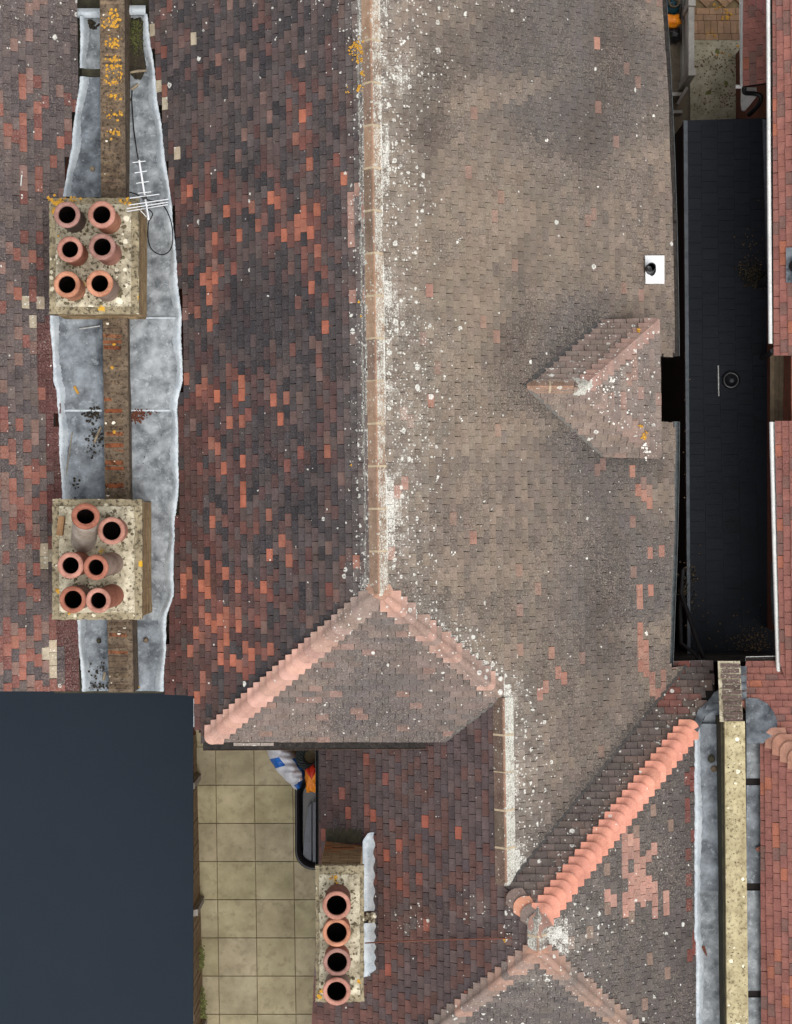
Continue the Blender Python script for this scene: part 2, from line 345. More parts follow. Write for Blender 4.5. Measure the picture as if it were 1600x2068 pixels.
def tile_face(house, name, pl, regions, mat, colfn, n_ind, seed, keep=None, deck=None, u_shift=0.0, label=None):
    """regions: convex plan polygons (lists of 3D/2D points). Returns the slope part, its tiles beneath it."""
    r = random.Random(seed)
    g = np.array([pl[1], pl[2]]); s = np.linalg.norm(g); d = -g/s; cs = 1/math.sqrt(1+s*s)
    U = np.array([-d[1], d[0], 0.0]); V = np.array([-d[0]*cs, -d[1]*cs, s*cs]); Nn = np.cross(U, V)
    if Nn[2] < 0: U = -U; Nn = -Nn
    u2 = U[:2]; hg = GA*cs
    def uh(p): return (float(p[0]*u2[0]+p[1]*u2[1]), float(-(p[0]*d[0]+p[1]*d[1])))
    def w3(u, h, o=0.0):
        x = u*u2[0]-h*d[0]; y = u*u2[1]-h*d[1]; return np.array([x, y, pz(pl, x, y)])+Nn*o
    regs = []
    for rg in regions:
        regs.append(hull([uh(p) for p in rg]))
    db = MB()
    for q in ([hull([uh(p) for p in rg]) for rg in deck] if deck else regs): db.prism([w3(u, h, .001) for u, h in q], [w3(u, h, -.09) for u, h in q])
    slope = db.build(name, M['underlay'], house)
    if label: slope['label'] = label
    allp = [p for q in regs for p in q]
    u0 = min(p[0] for p in allp); u1 = max(p[0] for p in allp); h0 = min(p[1] for p in allp); h1 = max(p[1] for p in allp)
    full = []; rest = MB(); k0 = 0; nk = int((h1-h0)/hg)+1
    for k in range(nk):
        hb = h0+k*hg; wob = .004*math.sin(k*1.9+seed)
        off = (k % 2)*TW/2+u_shift+r.uniform(-.012, .012)
        i0 = int((u0-off)/TW)-2; i1 = int((u1-off)/TW)+2
        for i in range(i0, i1):
            ua = i*TW+off; ha = hb+wob*math.sin(ua*2.1)+r.uniform(-.0025, .0025)
            if r.random() < .01: ha -= r.uniform(.004, .012)
            gap = .0046+(r.random()*.009 if r.random() < .4 else 0)
            w = TW-gap; uc = ua+TW/2
            cen = w3(uc, ha+hg*.5, .03); cx, cy = pix(cen)
            if cx < -90 or cx > 1690 or cy < -90 or cy > 2160: continue
            if keep and not keep(cx, cy): continue
            rect = [(ua+gap/2, ha), (ua+gap/2+w, ha), (ua+gap/2+w, ha+hg*1.35), (ua+gap/2, ha+hg*1.35)]
            dz = r.uniform(-.0025, .003); tl = r.uniform(-.010, .010)
            pieces = [c for c in (clip(rect, q) for q in regs) if len(c) > 2 and area(c) > 2e-4]
            if not pieces: continue
            c4 = colfn(cx, cy, r)
            whole = sum(area(p) for p in pieces) > .985*area(rect)
            if whole:
                full.append((abs(float(np.dot(Nn, (np.array([0, 0, H])-cen)/np.linalg.norm(np.array([0, 0, H])-cen))))/(H-cen[2])**2*(1+.08*r.random()+.10*(c4[0] > c4[2]*2.2)), ua+gap/2+w/2, ha, dz, tl, c4, rect))
                continue
            for pc in pieces: _piece(rest, pc, ha, ua, w, hg, dz, tl, w3, c4)
    full.sort(key=lambda t: -t[0])
    um = unit_tile(mat)
    for t in full[:n_ind]:
        _, uc, ha, dz, tl, c4, rect = t
        o = bpy.data.objects.new('tile', um); C.objects.link(o); o.parent = slope
        p = w3(uc, ha, dz); mt = Matrix.Identity(4)
        cu, su = math.cos(tl), math.sin(tl)
        U2 = U*cu+Nn*su; N2 = Nn*cu-U*su
        for a in range(3): mt[a][0] = U2[a]; mt[a][1] = V[a]; mt[a][2] = N2[a]; mt[a][3] = p[a]
        o.matrix_local = mt; o.color = c4
    for t in full[n_ind:]:
        _, uc, ha, dz, tl, c4, rect = t; _piece(rest, rect, ha, rect[0][0], rect[1][0]-rect[0][0], hg, dz, tl, w3, c4)
    if rest.v:
        o = rest.build('roof_tiles', M[mat], slope); o['kind'] = 'stuff'
    return slope

def _piece(mb, pc, ha, ua, w, hg, dz, tl, w3, c4):
    n = len(pc); top = []; bot = []
    for u, h in pc:
        o = top_off((h-ha)/hg*GA)+dz+tl*(u-ua-w/2); top.append(w3(u, h, o)); bot.append(w3(u, h, o-TH))
    mb.add(top+bot, [list(range(n))]+[(i, i+n, (i+1) % n+n, (i+1) % n) for i in range(n)], tint=c4)

# ---- colours of the tiles
PAL = dict(slate=lin(54, 52, 55), slate2=lin(68, 63, 65), grey=lin(86, 77, 76), brown=lin(94, 79, 75), dkbrown=lin(76, 60, 56), red=lin(120, 74, 65), orange=lin(170, 102, 80),
           pink=lin(162, 122, 108), buff=lin(184, 170, 146), weath=lin(119, 106, 96), weath2=lin(102, 92, 85), weath3=lin(131, 116, 103), gweath=lin(97, 90, 85), purple=lin(84, 70, 72), dred=lin(112, 62, 56))
def vary(c, r, a=.10):
    k = 1+r.uniform(-a, a); return (c[0]*k*(1+r.uniform(-.03, .03)), c[1]*k, c[2]*k*(1+r.uniform(-.03, .03)))
def gsum(px, py, L): return sum(w*math.exp(-((px-x)**2+(py-y)**2)/(2*rad*rad)) for x, y, rad, w in L)
HOT_A = [(470, 420, 22, .45), (580, 452, 34, .75), (620, 452, 24, .6), (525, 338, 10, .8), (552, 342, 10, .7), (410, 372, 24, .6), (382, 380, 14, .5), (675, 352, 20, .7), (612, 270, 12, .8), (614, 235, 14, .6), (620, 195, 10, .7), (572, 200, 10, .7),
         (430, 560, 26, .65), (425, 500, 20, .6), (440, 640, 22, .45), (465, 770, 26, .8), (425, 800, 24, .6), (480, 850, 18, .7), (545, 795, 12, .8), (622, 920, 16, .6), (655, 925, 10, .8), (480, 980, 18, .7), (415, 1000, 26, .4), (440, 1060, 30, .5), (640, 540, 14, .7), (630, 600, 16, .6),
         (405, 1250, 34, .7), (445, 1262, 26, .8), (470, 1240, 14, .7), (410, 1170, 26, .5), (470, 1200, 26, .4), (585, 1120, 18, .7), (540, 1200, 20, .5), (715, 1140, 10, .8), (410, 1390, 14, .8), (480, 1335, 16, .6), (450, 1330, 18, .5), (330, 160, 10, .8), (316, 105, 12, .7), (335, 25, 22, .5), (520, 1290, 30, .3),
         (430, 940, 22, .5), (600, 1040, 20, .3), (505, 1330, 14, .5), (545, 390, 16, .4), (380, 610, 14, .5), (545, 1060, 30, .2), (480, 1110, 26, .35)]
HOT_W2 = [(x, y, rad*2.4, w*.22) for x, y, rad, w in HOT_A]
def colA(px, py, r):
    hot = gsum(px, py, HOT_A)
    lich = max(0, 1-abs(px-735)/42)*.75*(.55+.45*snoise(py*.03, 1.0))+.006
    if py < 260 and px > 660: lich += .55*max(0, (px-660)/80)*(.5+.5*snoise(px*.05, py*.04, 4))*(1-py/300)
    if py > 1120 and px > 680: lich += .35*max(0, (px-680)/70)
    q = r.random()
    if px > 708 and 380 < py < 700 and q < .38: return (*vary(PAL['pink'], r), min(.5, lich+.2))
    hot = hot*.62 if hot < .5 else hot*.8
    if q < hot+.010:
        c = mixc(PAL['orange'], PAL['brown'], .55*r.random()**2) if r.random() < .5 else mixc(PAL['red'], PAL['brown'], .6*r.random())
    elif q < hot+.10 and hot > .08: c = mixc(PAL['red'], PAL['brown'], r.random()*.7)
    else:
        t = .5+.5*snoise(px*.012, py*.010, 3)
        c = mixc(PAL['slate'], PAL['grey'], r.random()**1.2)
        wide = min(.55, gsum(px, py, HOT_W2)); streak = max(0, snoise(px*.09, py*.018, 6))
        if r.random() < .22+.2*t: c = mixc(c, PAL['brown'], .75)
        if r.random() < wide+.35*streak: c = mixc(c, mixc(lin(104, 72, 66), lin(84, 60, 58), r.random()), .75)
        if r.random() < .03: c = mixc(c, PAL['pink'], .35)
        edge = max(0, min(1, (470-px)/100))*max(0, min(1, (py-650)/200))
        if r.random() < edge*.9: c = mixc(PAL['dkbrown'], PAL['dred'], r.random()*.5)
        dk = gsum(px, py, [(560, 620, 60, .8), (500, 660, 40, .6), (540, 860, 60, .5), (620, 1010, 50, .4), (560, 1330, 70, .5), (420, 720, 50, .3)])
        c = mixc(c, PAL['slate'], min(.75, dk))
        if px > 640: c = mixc(c, PAL['grey'], .4*min(1, (px-640)/80))
    if px < 400 and q > .955 and 40 < py < 420: c = PAL['buff']; lich = .3
    if py < 130: lich += .05*(1-py/130)
    return (*vary(c, r, .12), max(0, min(1, lich)))
PINK_B = [(945, 1085, 20, .7), (1070, 300, 7, .9), (1268, 350, 10, .8), (1205, 82, 7, .9), (1300, 225, 7, .7), (1290, 290, 10, .7), (1315, 1070, 14, .5), (1320, 1120, 14, .6), (1305, 1200, 14, .7), (1305, 1290, 14, .8), (1320, 1330, 18, .8), (1325, 1390, 22, .7), (1300, 1010, 20, .4), (1345, 965, 7, .9), (1130, 1365, 12, .9), (1065, 1265, 7, .9), (1105, 1335, 9, .8), (880, 575, 8, .6), (875, 800, 8, .8), (795, 950, 14, .5), (790, 1115, 9, .8), (1340, 870, 9, .8), (1270, 940, 12, .6), (1090, 1400, 12, .6)]
def lichB(px, py):
    d = px-lerp_list(py, [(0, 752), (1195, 768), (1390, 1010), (1800, 1035)])
    w = lerp_list(py, [(0, 36), (150, 75), (260, 45), (420, 62), (560, 40), (700, 75), (900, 75), (1000, 55), (1200, 55), (1380, 40), (1500, 48), (1800, 30)])
    v = 1.12*math.exp(-(d/(w*1.1))**2*1.1)*(.62+.38*snoise(px*.05, py*.03, 2)) if d > -30 else 0
    v += .22*math.exp(-((d-w*1.2)/(w*.9))**2)
    v += .55*math.exp(-(max(d, 0)/20)**2)*(.5+.5*snoise(1.0, py*.035, 7)) if -30 < d < 90 else 0
    if py < 60: v += .25*max(0, 1-(px-760)/420)*(1-py/60)
    return v
def seg_d(px, py, a, b):
    ax, ay = a; bx, by = b; t = max(0, min(1, ((px-ax)*(bx-ax)+(py-ay)*(by-ay))/((bx-ax)**2+(by-ay)**2))); return math.hypot(px-ax-t*(bx-ax), py-ay-t*(by-ay))
def colB(px, py, r):
    q = r.random(); hot = .55*gsum(px, py, PINK_B)
    t = .5+.5*snoise(px*.010, py*.012, 5)
    c = mixc(PAL['weath'], PAL['weath2'] if r.random() < .5 else PAL['weath3'], r.random())
    warm = gsum(px, py, [(960, 480, 190, .7), (900, 850, 120, .4), (1000, 650, 120, .4), (1120, 1230, 110, .35)])
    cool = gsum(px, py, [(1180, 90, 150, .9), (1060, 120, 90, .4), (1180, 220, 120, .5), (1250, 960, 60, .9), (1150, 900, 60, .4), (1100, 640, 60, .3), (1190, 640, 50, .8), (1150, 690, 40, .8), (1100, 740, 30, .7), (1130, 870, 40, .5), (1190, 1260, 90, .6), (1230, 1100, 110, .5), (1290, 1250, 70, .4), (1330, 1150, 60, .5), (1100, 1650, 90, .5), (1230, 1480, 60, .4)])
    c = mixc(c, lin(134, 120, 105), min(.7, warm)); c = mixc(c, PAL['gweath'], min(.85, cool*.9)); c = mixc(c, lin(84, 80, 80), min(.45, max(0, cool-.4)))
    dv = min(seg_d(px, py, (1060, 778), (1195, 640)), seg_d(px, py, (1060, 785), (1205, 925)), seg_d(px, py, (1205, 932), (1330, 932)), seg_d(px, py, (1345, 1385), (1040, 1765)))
    c = mixc(c, lin(70, 66, 64), .75*math.exp(-(dv/15)**2))  # shade in valleys and below the dormer eave, with dirt, put into tile colour
    st = snoise(px*.035, py*.012, 9); c = mixc(c, lin(82, 74, 69), max(0, st-.10)*1.0)
    st2 = snoise(px*.016+3, py*.05, 12); c = mixc(c, lin(146, 130, 114), max(0, st2-.25)*.7)
    if q < hot: c = mixc(PAL['pink'], mixc(PAL['orange'], PAL['weath'], .3), r.random()*.7)
    elif q > .985: c = mixc(c, PAL['pink'], .45)
    elif q > .96: c = mixc(c, PAL['gweath'], .5)
    return (*vary(c, r, .085), min(.95, max(0, lichB(px, py))+.006))
def colC(px, py, r):
    c = mixc(lin(126, 110, 102), lin(106, 97, 93), r.random())
    dk = gsum(px, py, [(760, 1400, 60, .8), (840, 1470, 60, .4), (700, 1440, 40, .4)]); c = mixc(c, lin(84, 80, 80), min(.7, dk))
    if r.random() < .07: c = mixc(c, PAL['pink'], .45)
    hip = 1040-0; d = abs((px-765)*.62-(py-1195)*.78) if px > 765 else 999
    return (*vary(c, r, .11), .02+.30*math.exp(-(d/22)**2)+.03*r.random())
HOT_W = [(765, 1520, 10, .9), (735, 1530, 12, .6), (785, 1560, 10, .6), (760, 1650, 12, .7), (815, 1705, 12, .9), (775, 1710, 12, .6), (785, 1760, 14, .5), (820, 1790, 24, .35), (825, 1780, 12, .7), (720, 1620, 30, .25), (780, 1950, 14, .5), (845, 1740, 20, .3), (940, 1690, 14, .5), (920, 1600, 30, .15), (980, 2010, 20, .4)]
def colW(px, py, r):
    c = mixc(lin(76, 66, 68), lin(94, 80, 78), r.random())
    if r.random() < .3: c = mixc(c, lin(96, 68, 62), .8)
    low = max(0, min(1, (py-1640)/120))*max(0, min(1, (900-px)/100))
    if r.random() < low*.6: c = mixc(lin(94, 70, 66), lin(112, 78, 71), r.random())
    if px < 740 and py < 1680: c = mixc(c, lin(68, 58, 58), .6)
    if r.random() < .6*gsum(px, py, HOT_W)+.006: c = mixc(lin(122, 78, 70), lin(148, 86, 70), r.random())
    li = .004+.30*math.exp(-((px-830)**2/900+(py-1860)**2/1200))+.45*math.exp(-((px-960)**2/500+(py-1835)**2/500))+.35*math.exp(-((px-1030)**2/400+(py-1880)**2/2500))
    return (*vary(c, r, .11), li)
def colN(px, py, r):
    c = mixc(lin(102, 88, 82), lin(128, 106, 97), r.random())
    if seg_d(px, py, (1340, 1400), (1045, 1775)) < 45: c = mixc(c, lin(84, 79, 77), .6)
    if py < 1440 and r.random() < .62 and px > 1330: c = mixc(lin(132, 76, 66), lin(112, 80, 74), r.random())
    if py < 1400 and px > 1385: c = mixc(c, lin(82, 78, 76), .8)
    if r.random() < .08: c = mixc(c, lin(118, 96, 88), .7)
    d = abs((px-1110)*.75+(py-1815)*.66)
    return (*vary(c, r, .10), .04+.25*math.exp(-(d/60)**2))
PINK_E = [(1270, 1705, 14, .95), (1285, 1735, 18, .8), (1262, 1690, 12, .7), (1300, 1800, 18, .95), (1280, 1815, 20, .9), (1255, 1825, 14, .8), (1305, 1760, 12, .7), (1228, 1815, 7, .9), (1345, 1840, 6, .95), (1262, 1770, 12, .6)]
def colE(px, py, r):
    c = mixc(lin(98, 90, 86), lin(80, 75, 73), r.random()); c = mixc(c, lin(74, 68, 68), max(0, min(.7, (px-1300)/110)))
    li = .02+.9*math.exp(-((px-1125)/42)**2-((py-1890)/60)**2)+.25*math.exp(-((px-1190)/40)**2-((py-1890)/90)**2)+.03*(px > 1330)
    if r.random() < gsum(px, py, PINK_E): c = mixc(lin(186, 140, 124), lin(160, 122, 110), r.random()); li = .02
    elif r.random() < .04: c = mixc(c, lin(140, 116, 102), .8)
    elif px > 1385 and r.random() < .3: c = PAL['dred']
    return (*vary(c, r, .09), li)
def colS(px, py, r):
    c = mixc(lin(82, 77, 77), lin(100, 92, 88), r.random()); return (*vary(c, r, .09), .06+.5*math.exp(-((py-1975)/18)**2-((px-1080)/40)**2))
def colI(px, py, r):
    q = r.random()
    red = gsum(px, py, [(60, 250, 60, .5), (90, 320, 50, .4), (30, 560, 50, .4), (40, 480, 40, .4), (80, 860, 40, .3), (50, 1000, 50, .7), (60, 1090, 40, .6), (20, 1180, 50, .3), (40, 1330, 60, .7), (100, 1330, 50, .7), (70, 150, 30, .25), (30, 900, 40, .3)])
    c = mixc(lin(104, 92, 88), lin(80, 74, 75), r.random())
    edge = max(0, (px-lerp_list(py, [(0, 150), (400, 118), (640, 60), (1000, 92), (1395, 120)]))/16)
    if py > 640 and edge > 0 and r.random() < min(1, edge): return (*vary(lin(92, 58, 56), r, .08), .01)
    if edge > 0 and py < 640: c = mixc(c, lin(66, 60, 64), min(.8, edge*.5))
    if q < red*.55+.03: c = mixc(lin(120, 76, 70), lin(160, 104, 88), r.random()**1.5)
    elif q < red*.55+.14: c = mixc(c, lin(138, 108, 98), .8)
    if r.random() < gsum(px, py, [(85, 1130, 14, .8), (120, 1290, 22, .8), (110, 1330, 16, .6), (78, 640, 18, .8), (45, 605, 12, .5), (95, 1170, 10, .5)]): return (*vary(PAL['buff'], r), .35)
    return (*vary(c, r, .11), .02+.1*(py < 40))
def colR(px, py, r):
    c = mixc(lin(152, 102, 92), lin(138, 92, 84), r.random())
    if r.random() < .16: c = mixc(c, lin(116, 92, 86), .8)
    if r.random() < .08: c = mixc(c, lin(176, 108, 82), .7)
    return (*vary(c, r, .05), 0.0)
def colD(px, py, r):
    c = mixc(lin(128, 112, 104), lin(110, 100, 95), r.random())
    if r.random() < .18: c = mixc(c, PAL['pink'], .6)
    return (*vary(c, r, .08), .16+.40*math.exp(-((px-1230)/55)**2-((py-770)/60)**2))
def colDN(px, py, r):
    c = mixc(lin(124, 111, 103), lin(142, 122, 112), r.random()); return (*vary(c, r, .09), .14+.25*math.exp(-((py-760)/26)**2))
def colDS(px, py, r):
    c = mixc(lin(140, 122, 111), lin(120, 108, 100), r.random())
    if r.random() < .18: c = mixc(c, PAL['pink'], .4)
    return (*vary(c, r, .07), .05)

# ------------------------------------------------------------------ ground
g = MB(); g.add([(-60, -60, 0), (60, -60, 0), (60, 60, 0), (-60, 60, 0)], [(0, 1, 2, 3)])
tag(g.build('ground', M['ground']), kind='structure')

# ------------------------------------------------------------------ the three houses
house = empty('brick_house', (0.3, 0, 0), 'middle house with long brown-grey tiled roof, central ridge, rear hips and small dormer', 'house')
left_house = empty('brick_house', (-5.5, 0, 0), 'left house whose mottled red and grey tiles slope down to the lead gutter', 'house')
right_house = empty('brick_house', (6.0, 0, 0), 'right house with newer plain red clay tiles along the right picture edge', 'house')

def poly_on(pl, pts): return [on(x, y, pl) for x, y in pts]
# lead gutter edges beside the west party wall (photo y -> x)
LEAD_R = [(-60, 292), (20, 296), (150, 312), (300, 331), (420, 347), (600, 362), (640, 366), (770, 368), (800, 362), (830, 357), (900, 361), (1010, 359), (1060, 352), (1200, 350), (1240, 337), (1330, 333), (1470, 328)]
LEAD_L = [(-60, 164), (20, 163), (150, 164), (210, 156), (300, 146), (315, 142), (395, 130), (600, 106), (640, 103), (770, 110), (790, 117), (900, 122), (1010, 127), (1250, 157), (1330, 164), (1470, 170)]
ap = meet(PA, PB, PC)
EAVE_B = [(1330, -90), (1335, 0), (1347, 200), (1355, 400), (1360, 650), (1362, 900), (1358, 1100), (1350, 1300), (1347, 1400)]
def eave_x(py): return lerp_list(py, [(y, x) for x, y in EAVE_B])
rt = np.array([ap[0]-EPS*8.0*-1*0, 0, ZR]); ridge_dir = np.array([-nE[1], nE[0], 0.0])
ridge_top = ap+ridge_dir*8.2
hipAC = zmeet(PA, PC, 6.58); BCW = meet(PB, PC, PW); CW_lo = zmeet(PC, PW, 6.58); BWN = meet(PB, PW, PN)
BN_lo = zmeet(PB, PN, 4.86); r2 = meet(PW, PE, PN); s2 = meet(PW, PE, PS); NE_lo = zmeet(PN, PE, 5.50); WS_lo = zmeet(PW, PS, 4.86); ES_lo = zmeet(PE, PS, 5.3)

# west slope
regA = [ridge_top, ap, hipAC, on(395, 1512, PA), on(300, 1512, PA), on(280, 700, PA), on(285, -90, PA)]
def keepA(x, y):
    if x < lerp_list(y, LEAD_R)+3: return False
    if y > 1399 and x < 397: return False
    if y > 1480 and x < 402: return False
    return True
def hx(y): return min(600, 765-(y-1196)*1.14)
ysA = [-90, 20, 150, 300, 420, 640, 770, 800, 830, 900, 1010, 1060, 1200, 1240, 1330, 1392, 1394, 1480]
deckA = []
for y0, y1 in zip(ysA[:-1], ysA[1:]):
    xa, xb = (lerp_list(y0, LEAD_R)+8, lerp_list(y1, LEAD_R)+8) if y1 < 1393 else (402, 402)
    if y1-y0 > 3: deckA.append([on(xa, y0, PA), on(xb, y1, PA), on(hx(y1), y1, PA), on(hx(y0), y0, PA)])
deckA.append([ridge_top, ap, on(600, 1341, PA), on(600, -90, PA)])
tile_face(house, 'roof_slope', PA, [regA], 'tile_dark', colA, 90, 11, keep=keepA, deck=deckA, label='dark slate-coloured slope with scattered orange tiles, left of the ridge')
# east slope, with the notch below the dormer
yn1, yn2 = 719, 851
def E_(y): return on(eave_x(y), y, PB)
def Rg(py): # point on main ridge with the same world y as an eave survey line
    y = on(1100, py, PB)[1]; t = (y-ap[1])/ridge_dir[1]; return ap+ridge_dir*t
yw1 = on(1322, yn1, PB)[1]; yw2 = on(1322, yn2, PB)[1]
def at_y(p, y): return np.array([p[0], y, 0.0])
Rg_ = lambda y: ap+ridge_dir*((y-ap[1])/ridge_dir[1])
regB1 = [Rg(-90), Rg_(yw1), at_y(E_(yn1), yw1), E_(650), E_(400), E_(200), E_(0), E_(-90)]
regB2 = [Rg_(yw1), Rg_(yw2), on(1322, yn2, PB), on(1322, yn1, PB)]
yb = on(1029, 1424, PB)[1]
ye = min(range(1300, 1400), key=lambda q: abs(E_(q)[1]-BCW[1]))
regB3 = [Rg_(yw2), ap, BCW, at_y(E_(ye), BCW[1]), E_(1300), E_(1100), E_(900), at_y(E_(yn2), yw2)]
regB4 = [BCW, BWN, BN_lo, E_(1390), at_y(E_(ye), BCW[1])]
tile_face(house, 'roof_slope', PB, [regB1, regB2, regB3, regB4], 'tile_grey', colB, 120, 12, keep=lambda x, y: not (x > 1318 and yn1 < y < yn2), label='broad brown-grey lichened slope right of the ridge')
tile_face(house, 'roof_slope', PC, [[ap, hipAC, CW_lo, BCW]], 'tile_grey', colC, 25, 13, label='triangular rear hip end above the patio')
regW1 = [BCW, BWN, on(640, pix(BWN)[1], PW), on(640, 1440, PW), on(900, 1440, PW)]
regW2 = [BWN, r2, s2, WS_lo, on(640, 2140, PW), on(640, 1770, PW)]
pW = lambda xx, y: np.array([xx, y, 0.0])
xw_e = on(647, 1700, PW)[0]
tile_face(house, 'roof_slope', PW, [[BCW, BWN, pW(xw_e, BWN[1]), pW(xw_e, BCW[1])], [BWN, r2, s2, WS_lo, pW(xw_e, WS_lo[1]), pW(xw_e, BWN[1])]], 'tile_dark', colW, 30, 14,
          keep=lambda x, y: not (y < 1470 and x < 880) and not (655 < x < 728 and 1715 < y < 1990), label='dark purple-brown slope beside the tall four-pot chimney')
tile_face(house, 'roof_slope', PN, [[BWN, BN_lo, on(1360, 1339, PN), on(1440, 1337, PN), on(1446, 1420, PN), NE_lo, r2]], 'tile_dark', colN, 10, 15, keep=lambda x, y: x < lerp_list(y, [(1330, 1440), (1400, 1436), (1430, 1412), (1500, 1405)]), label='dark triangular slope above the bright orange hip tiles')
tile_face(house, 'roof_slope', PE, [[r2, NE_lo, on(1412, 1500, PE), ES_lo, s2]], 'tile_grey', colE, 15, 16, keep=lambda x, y: x < 1406, label='grey-brown slope with a patch of pale pink replacement tiles')
tile_face(house, 'roof_slope', PS, [[s2, WS_lo, ES_lo]], 'tile_grey', colS, 5, 17, label='dark hip end at the bottom picture edge')
# dormer
d_a = meet(PB, PD_N, PD_S); d_b = meet(PD_N, PD_S, PD_E)
zn = on(1260, 642, PD_N)[2]; zs = on(1260, 922, PD_S)[2]; ze = on(1331, 780, PD_E)[2]
dn = zmeet(PD_N, PD_E, ze); ds = zmeet(PD_S, PD_E, ze)
dvn = zmeet(PB, PD_N, ze+.02); dvs = zmeet(PB, PD_S, ze+.02)
dorm = []
tile_face(house, 'dormer_slope', PD_N, [[d_a, d_b, dn, dvn]], 'tile_dark', colDN, 5, 21, label='dark shaded upper slope of the dormer')
tile_face(house, 'dormer_slope', PD_S, [[d_a, d_b, ds, dvs]], 'tile_grey', colDS, 5, 22, label='pinkish lower slope of the dormer')
tile_face(house, 'dormer_slope', PD_E, [[d_b, dn, ds]], 'tile_grey', colD, 5, 23, label='lichen-spotted end slope of the dormer')
wl = MB()
yN, yS = dn[1]-.12, ds[1]+.12; xE = dn[0]-.14
wl.box(((xE+2.0)/2, (yN+yS)/2, (ze-.02+4.4)/2), (xE-2.0, yN-yS, ze-.02-4.4))
wl.build('dormer_wall', M['wall'], house)

# left house slope
regI = [on(lerp_list(y, LEAD_L)+24, y, PI) for y in (-90, 400, 640, 800, 1010, 1250, 1396)]
regI = [on(195, -90, PI), on(195, 1396, PI), on(-90, 1396, PI), on(-90, -90, PI)]
ysI = [-90, 20, 150, 300, 395, 640, 770, 790, 900, 1010, 1250, 1330, 1394]
deckI = [[on(-90, a, PI), on(-90, b, PI), on(lerp_list(b, LEAD_L)-8, b, PI), on(lerp_list(a, LEAD_L)-8, a, PI)] for a, b in zip(ysI[:-1], ysI[1:])]
tile_face(left_house, 'roof_slope', PI, [regI], 'tile_left', colI, 290, 31, deck=deckI, keep=lambda x, y: x < lerp_list(y, LEAD_L)-3, label='mottled slope of old red and grey tiles')
# right house slopes
RNW = lambda z: zmeet(PRN, PRW, z)
tile_face(right_house, 'roof_slope', PRM, [[on(1562, -90, PRM), on(1566, 718, PRM), on(1690, 718, PRM), on(1690, -90, PRM)], [on(1568, 850, PRM), on(1578, 1340, PRM), on(1588, 1372, PRM), on(1690, 1372, PRM), on(1690, 850, PRM)]], 'tile_red', colR, 100, 41, label='red main slope rising to the right')
tile_face(right_house, 'roof_slope', PRN, [[on(1507, 1338, PRN), on(1582, 1338, PRN), on(1690, 1440, PRN), RNW(8.0), RNW(5.30)]], 'tile_red', colR, 60, 42, keep=lambda x, y: not (x < 1545 and y > 1470), label='red slope with horizontal courses behind the white gutter')
tile_face(right_house, 'roof_slope', PRW, [[RNW(5.55), RNW(8.0), on(1690, 2160, PRW), on(1541, 2160, PRW)]], 'tile_red', colR, 90, 43, label='red slope beside the parapet coping')
tile_face(right_house, 'lean_to_slope', PRP, [[on(1503, -90, PRP), on(1503, 174, PRP), on(1566, 165, PRP), on(1566, -90, PRP)]], 'tile_red', colR, 45, 44, label='low red lean-to slope at the top right')

# ---------------- walls below the roofs
def wall_box(parent, x0, x1, y0, y1, z1, z0=0):
    m = MB(); m.box(((x0+x1)/2, (y0+y1)/2, (z0+z1)/2), (abs(x1-x0), abs(y1-y0), z1-z0)); return m.build('wall', M['wall'], parent)
wall_box(house, -2.75, 3.42, -2.85, 7.3, 4.75)
wall_box(house, -2.15, 1.2, -2.80, -1.0, 6.35, 4.752)
wall_box(house, -2.9, -2.4, -2.2, 7.3, 5.5, 4.753)
wall_box(house, -.72, 3.6, -12, -2.852, 4.6)
wall_box(house, 3.602, 4.2, -12, -2.4, 5.1)
wall_box(left_house, -9, -3.8, -2.25, 7.3, 5.5)
wall_box(right_house, 5.42, 9, -1.7, 7.3, 4.8)
wall_box(right_house, 4.75, 9, -12, -2.25, 4.7)

# ---------------- ridge tiles
def ridge_run(parent, p0, p1, pl1, pl2, hw, n, colfn, lich1, lich2, mat='ridge', joint=True, lift=.045, name='ridge_tile', apex_up=.03):
    p0 = np.array(p0); p1 = np.array(p1); d = (p1-p0); L = np.linalg.norm(d); d /= L; side = np.cross(d, [0, 0, 1]); side /= np.linalg.norm(side)
    for i in range(n):
        a = p0+d*(L*i/n+.003); b = p0+d*(L*(i+1)/n-.003); r = random.Random(i*7+int(abs(p0[0])*100)); j = r.uniform(-.006, .006)
        mb = MB(); rows_t = []; rows_b = []
        for q in (a, b):
            t = []; 
            for s_, pl in ((-1, pl1), (-.12, pl1), (0, None), (.12, pl2), (1, pl2)):
                x, y = (q+side*s_*hw)[:2]
                base = min(pz(pl1, x, y), pz(pl2, x, y)); z = base+lift+j+(apex_up if s_ == 0 else apex_up*.85 if abs(s_) < .5 else 0)
                t.append(np.array([x, y, z]))
            rows_t.append(t); rows_b.append([p-np.array([0, 0, .05]) for p in t])
        c = colfn(i, r)
        for k in range(4):
            tint = (*c, lich1 if k < 2 else lich2)
            if k in (1, 2): tint = (*mixc(c, lin(196, 150, 124), .5), .25*(lich1+lich2))
            mb.add([rows_t[0][k], rows_t[0][k+1], rows_t[1][k+1], rows_t[1][k]], [(0, 1, 2, 3)], tint=tint)
        for k in (0, 4): mb.add([rows_t[0][k], rows_t[1][k], rows_b[1][k], rows_b[0][k]], [(0, 1, 2, 3)], tint=(*c, .3))
        for e in (0, 1): mb.add(rows_t[e]+rows_b[e][::-1], [list(range(10))], tint=(*c, .1))
        mb.build(name, M[mat], parent)
        if joint and i:
            mj = MB(); mj.grid([[p+np.array([0, 0, .004])+d*o for p in rows_t[0]] for o in (-.016, .010)], smooth=False); mj.build('mortar_joint', M['mortar_joint'], parent)
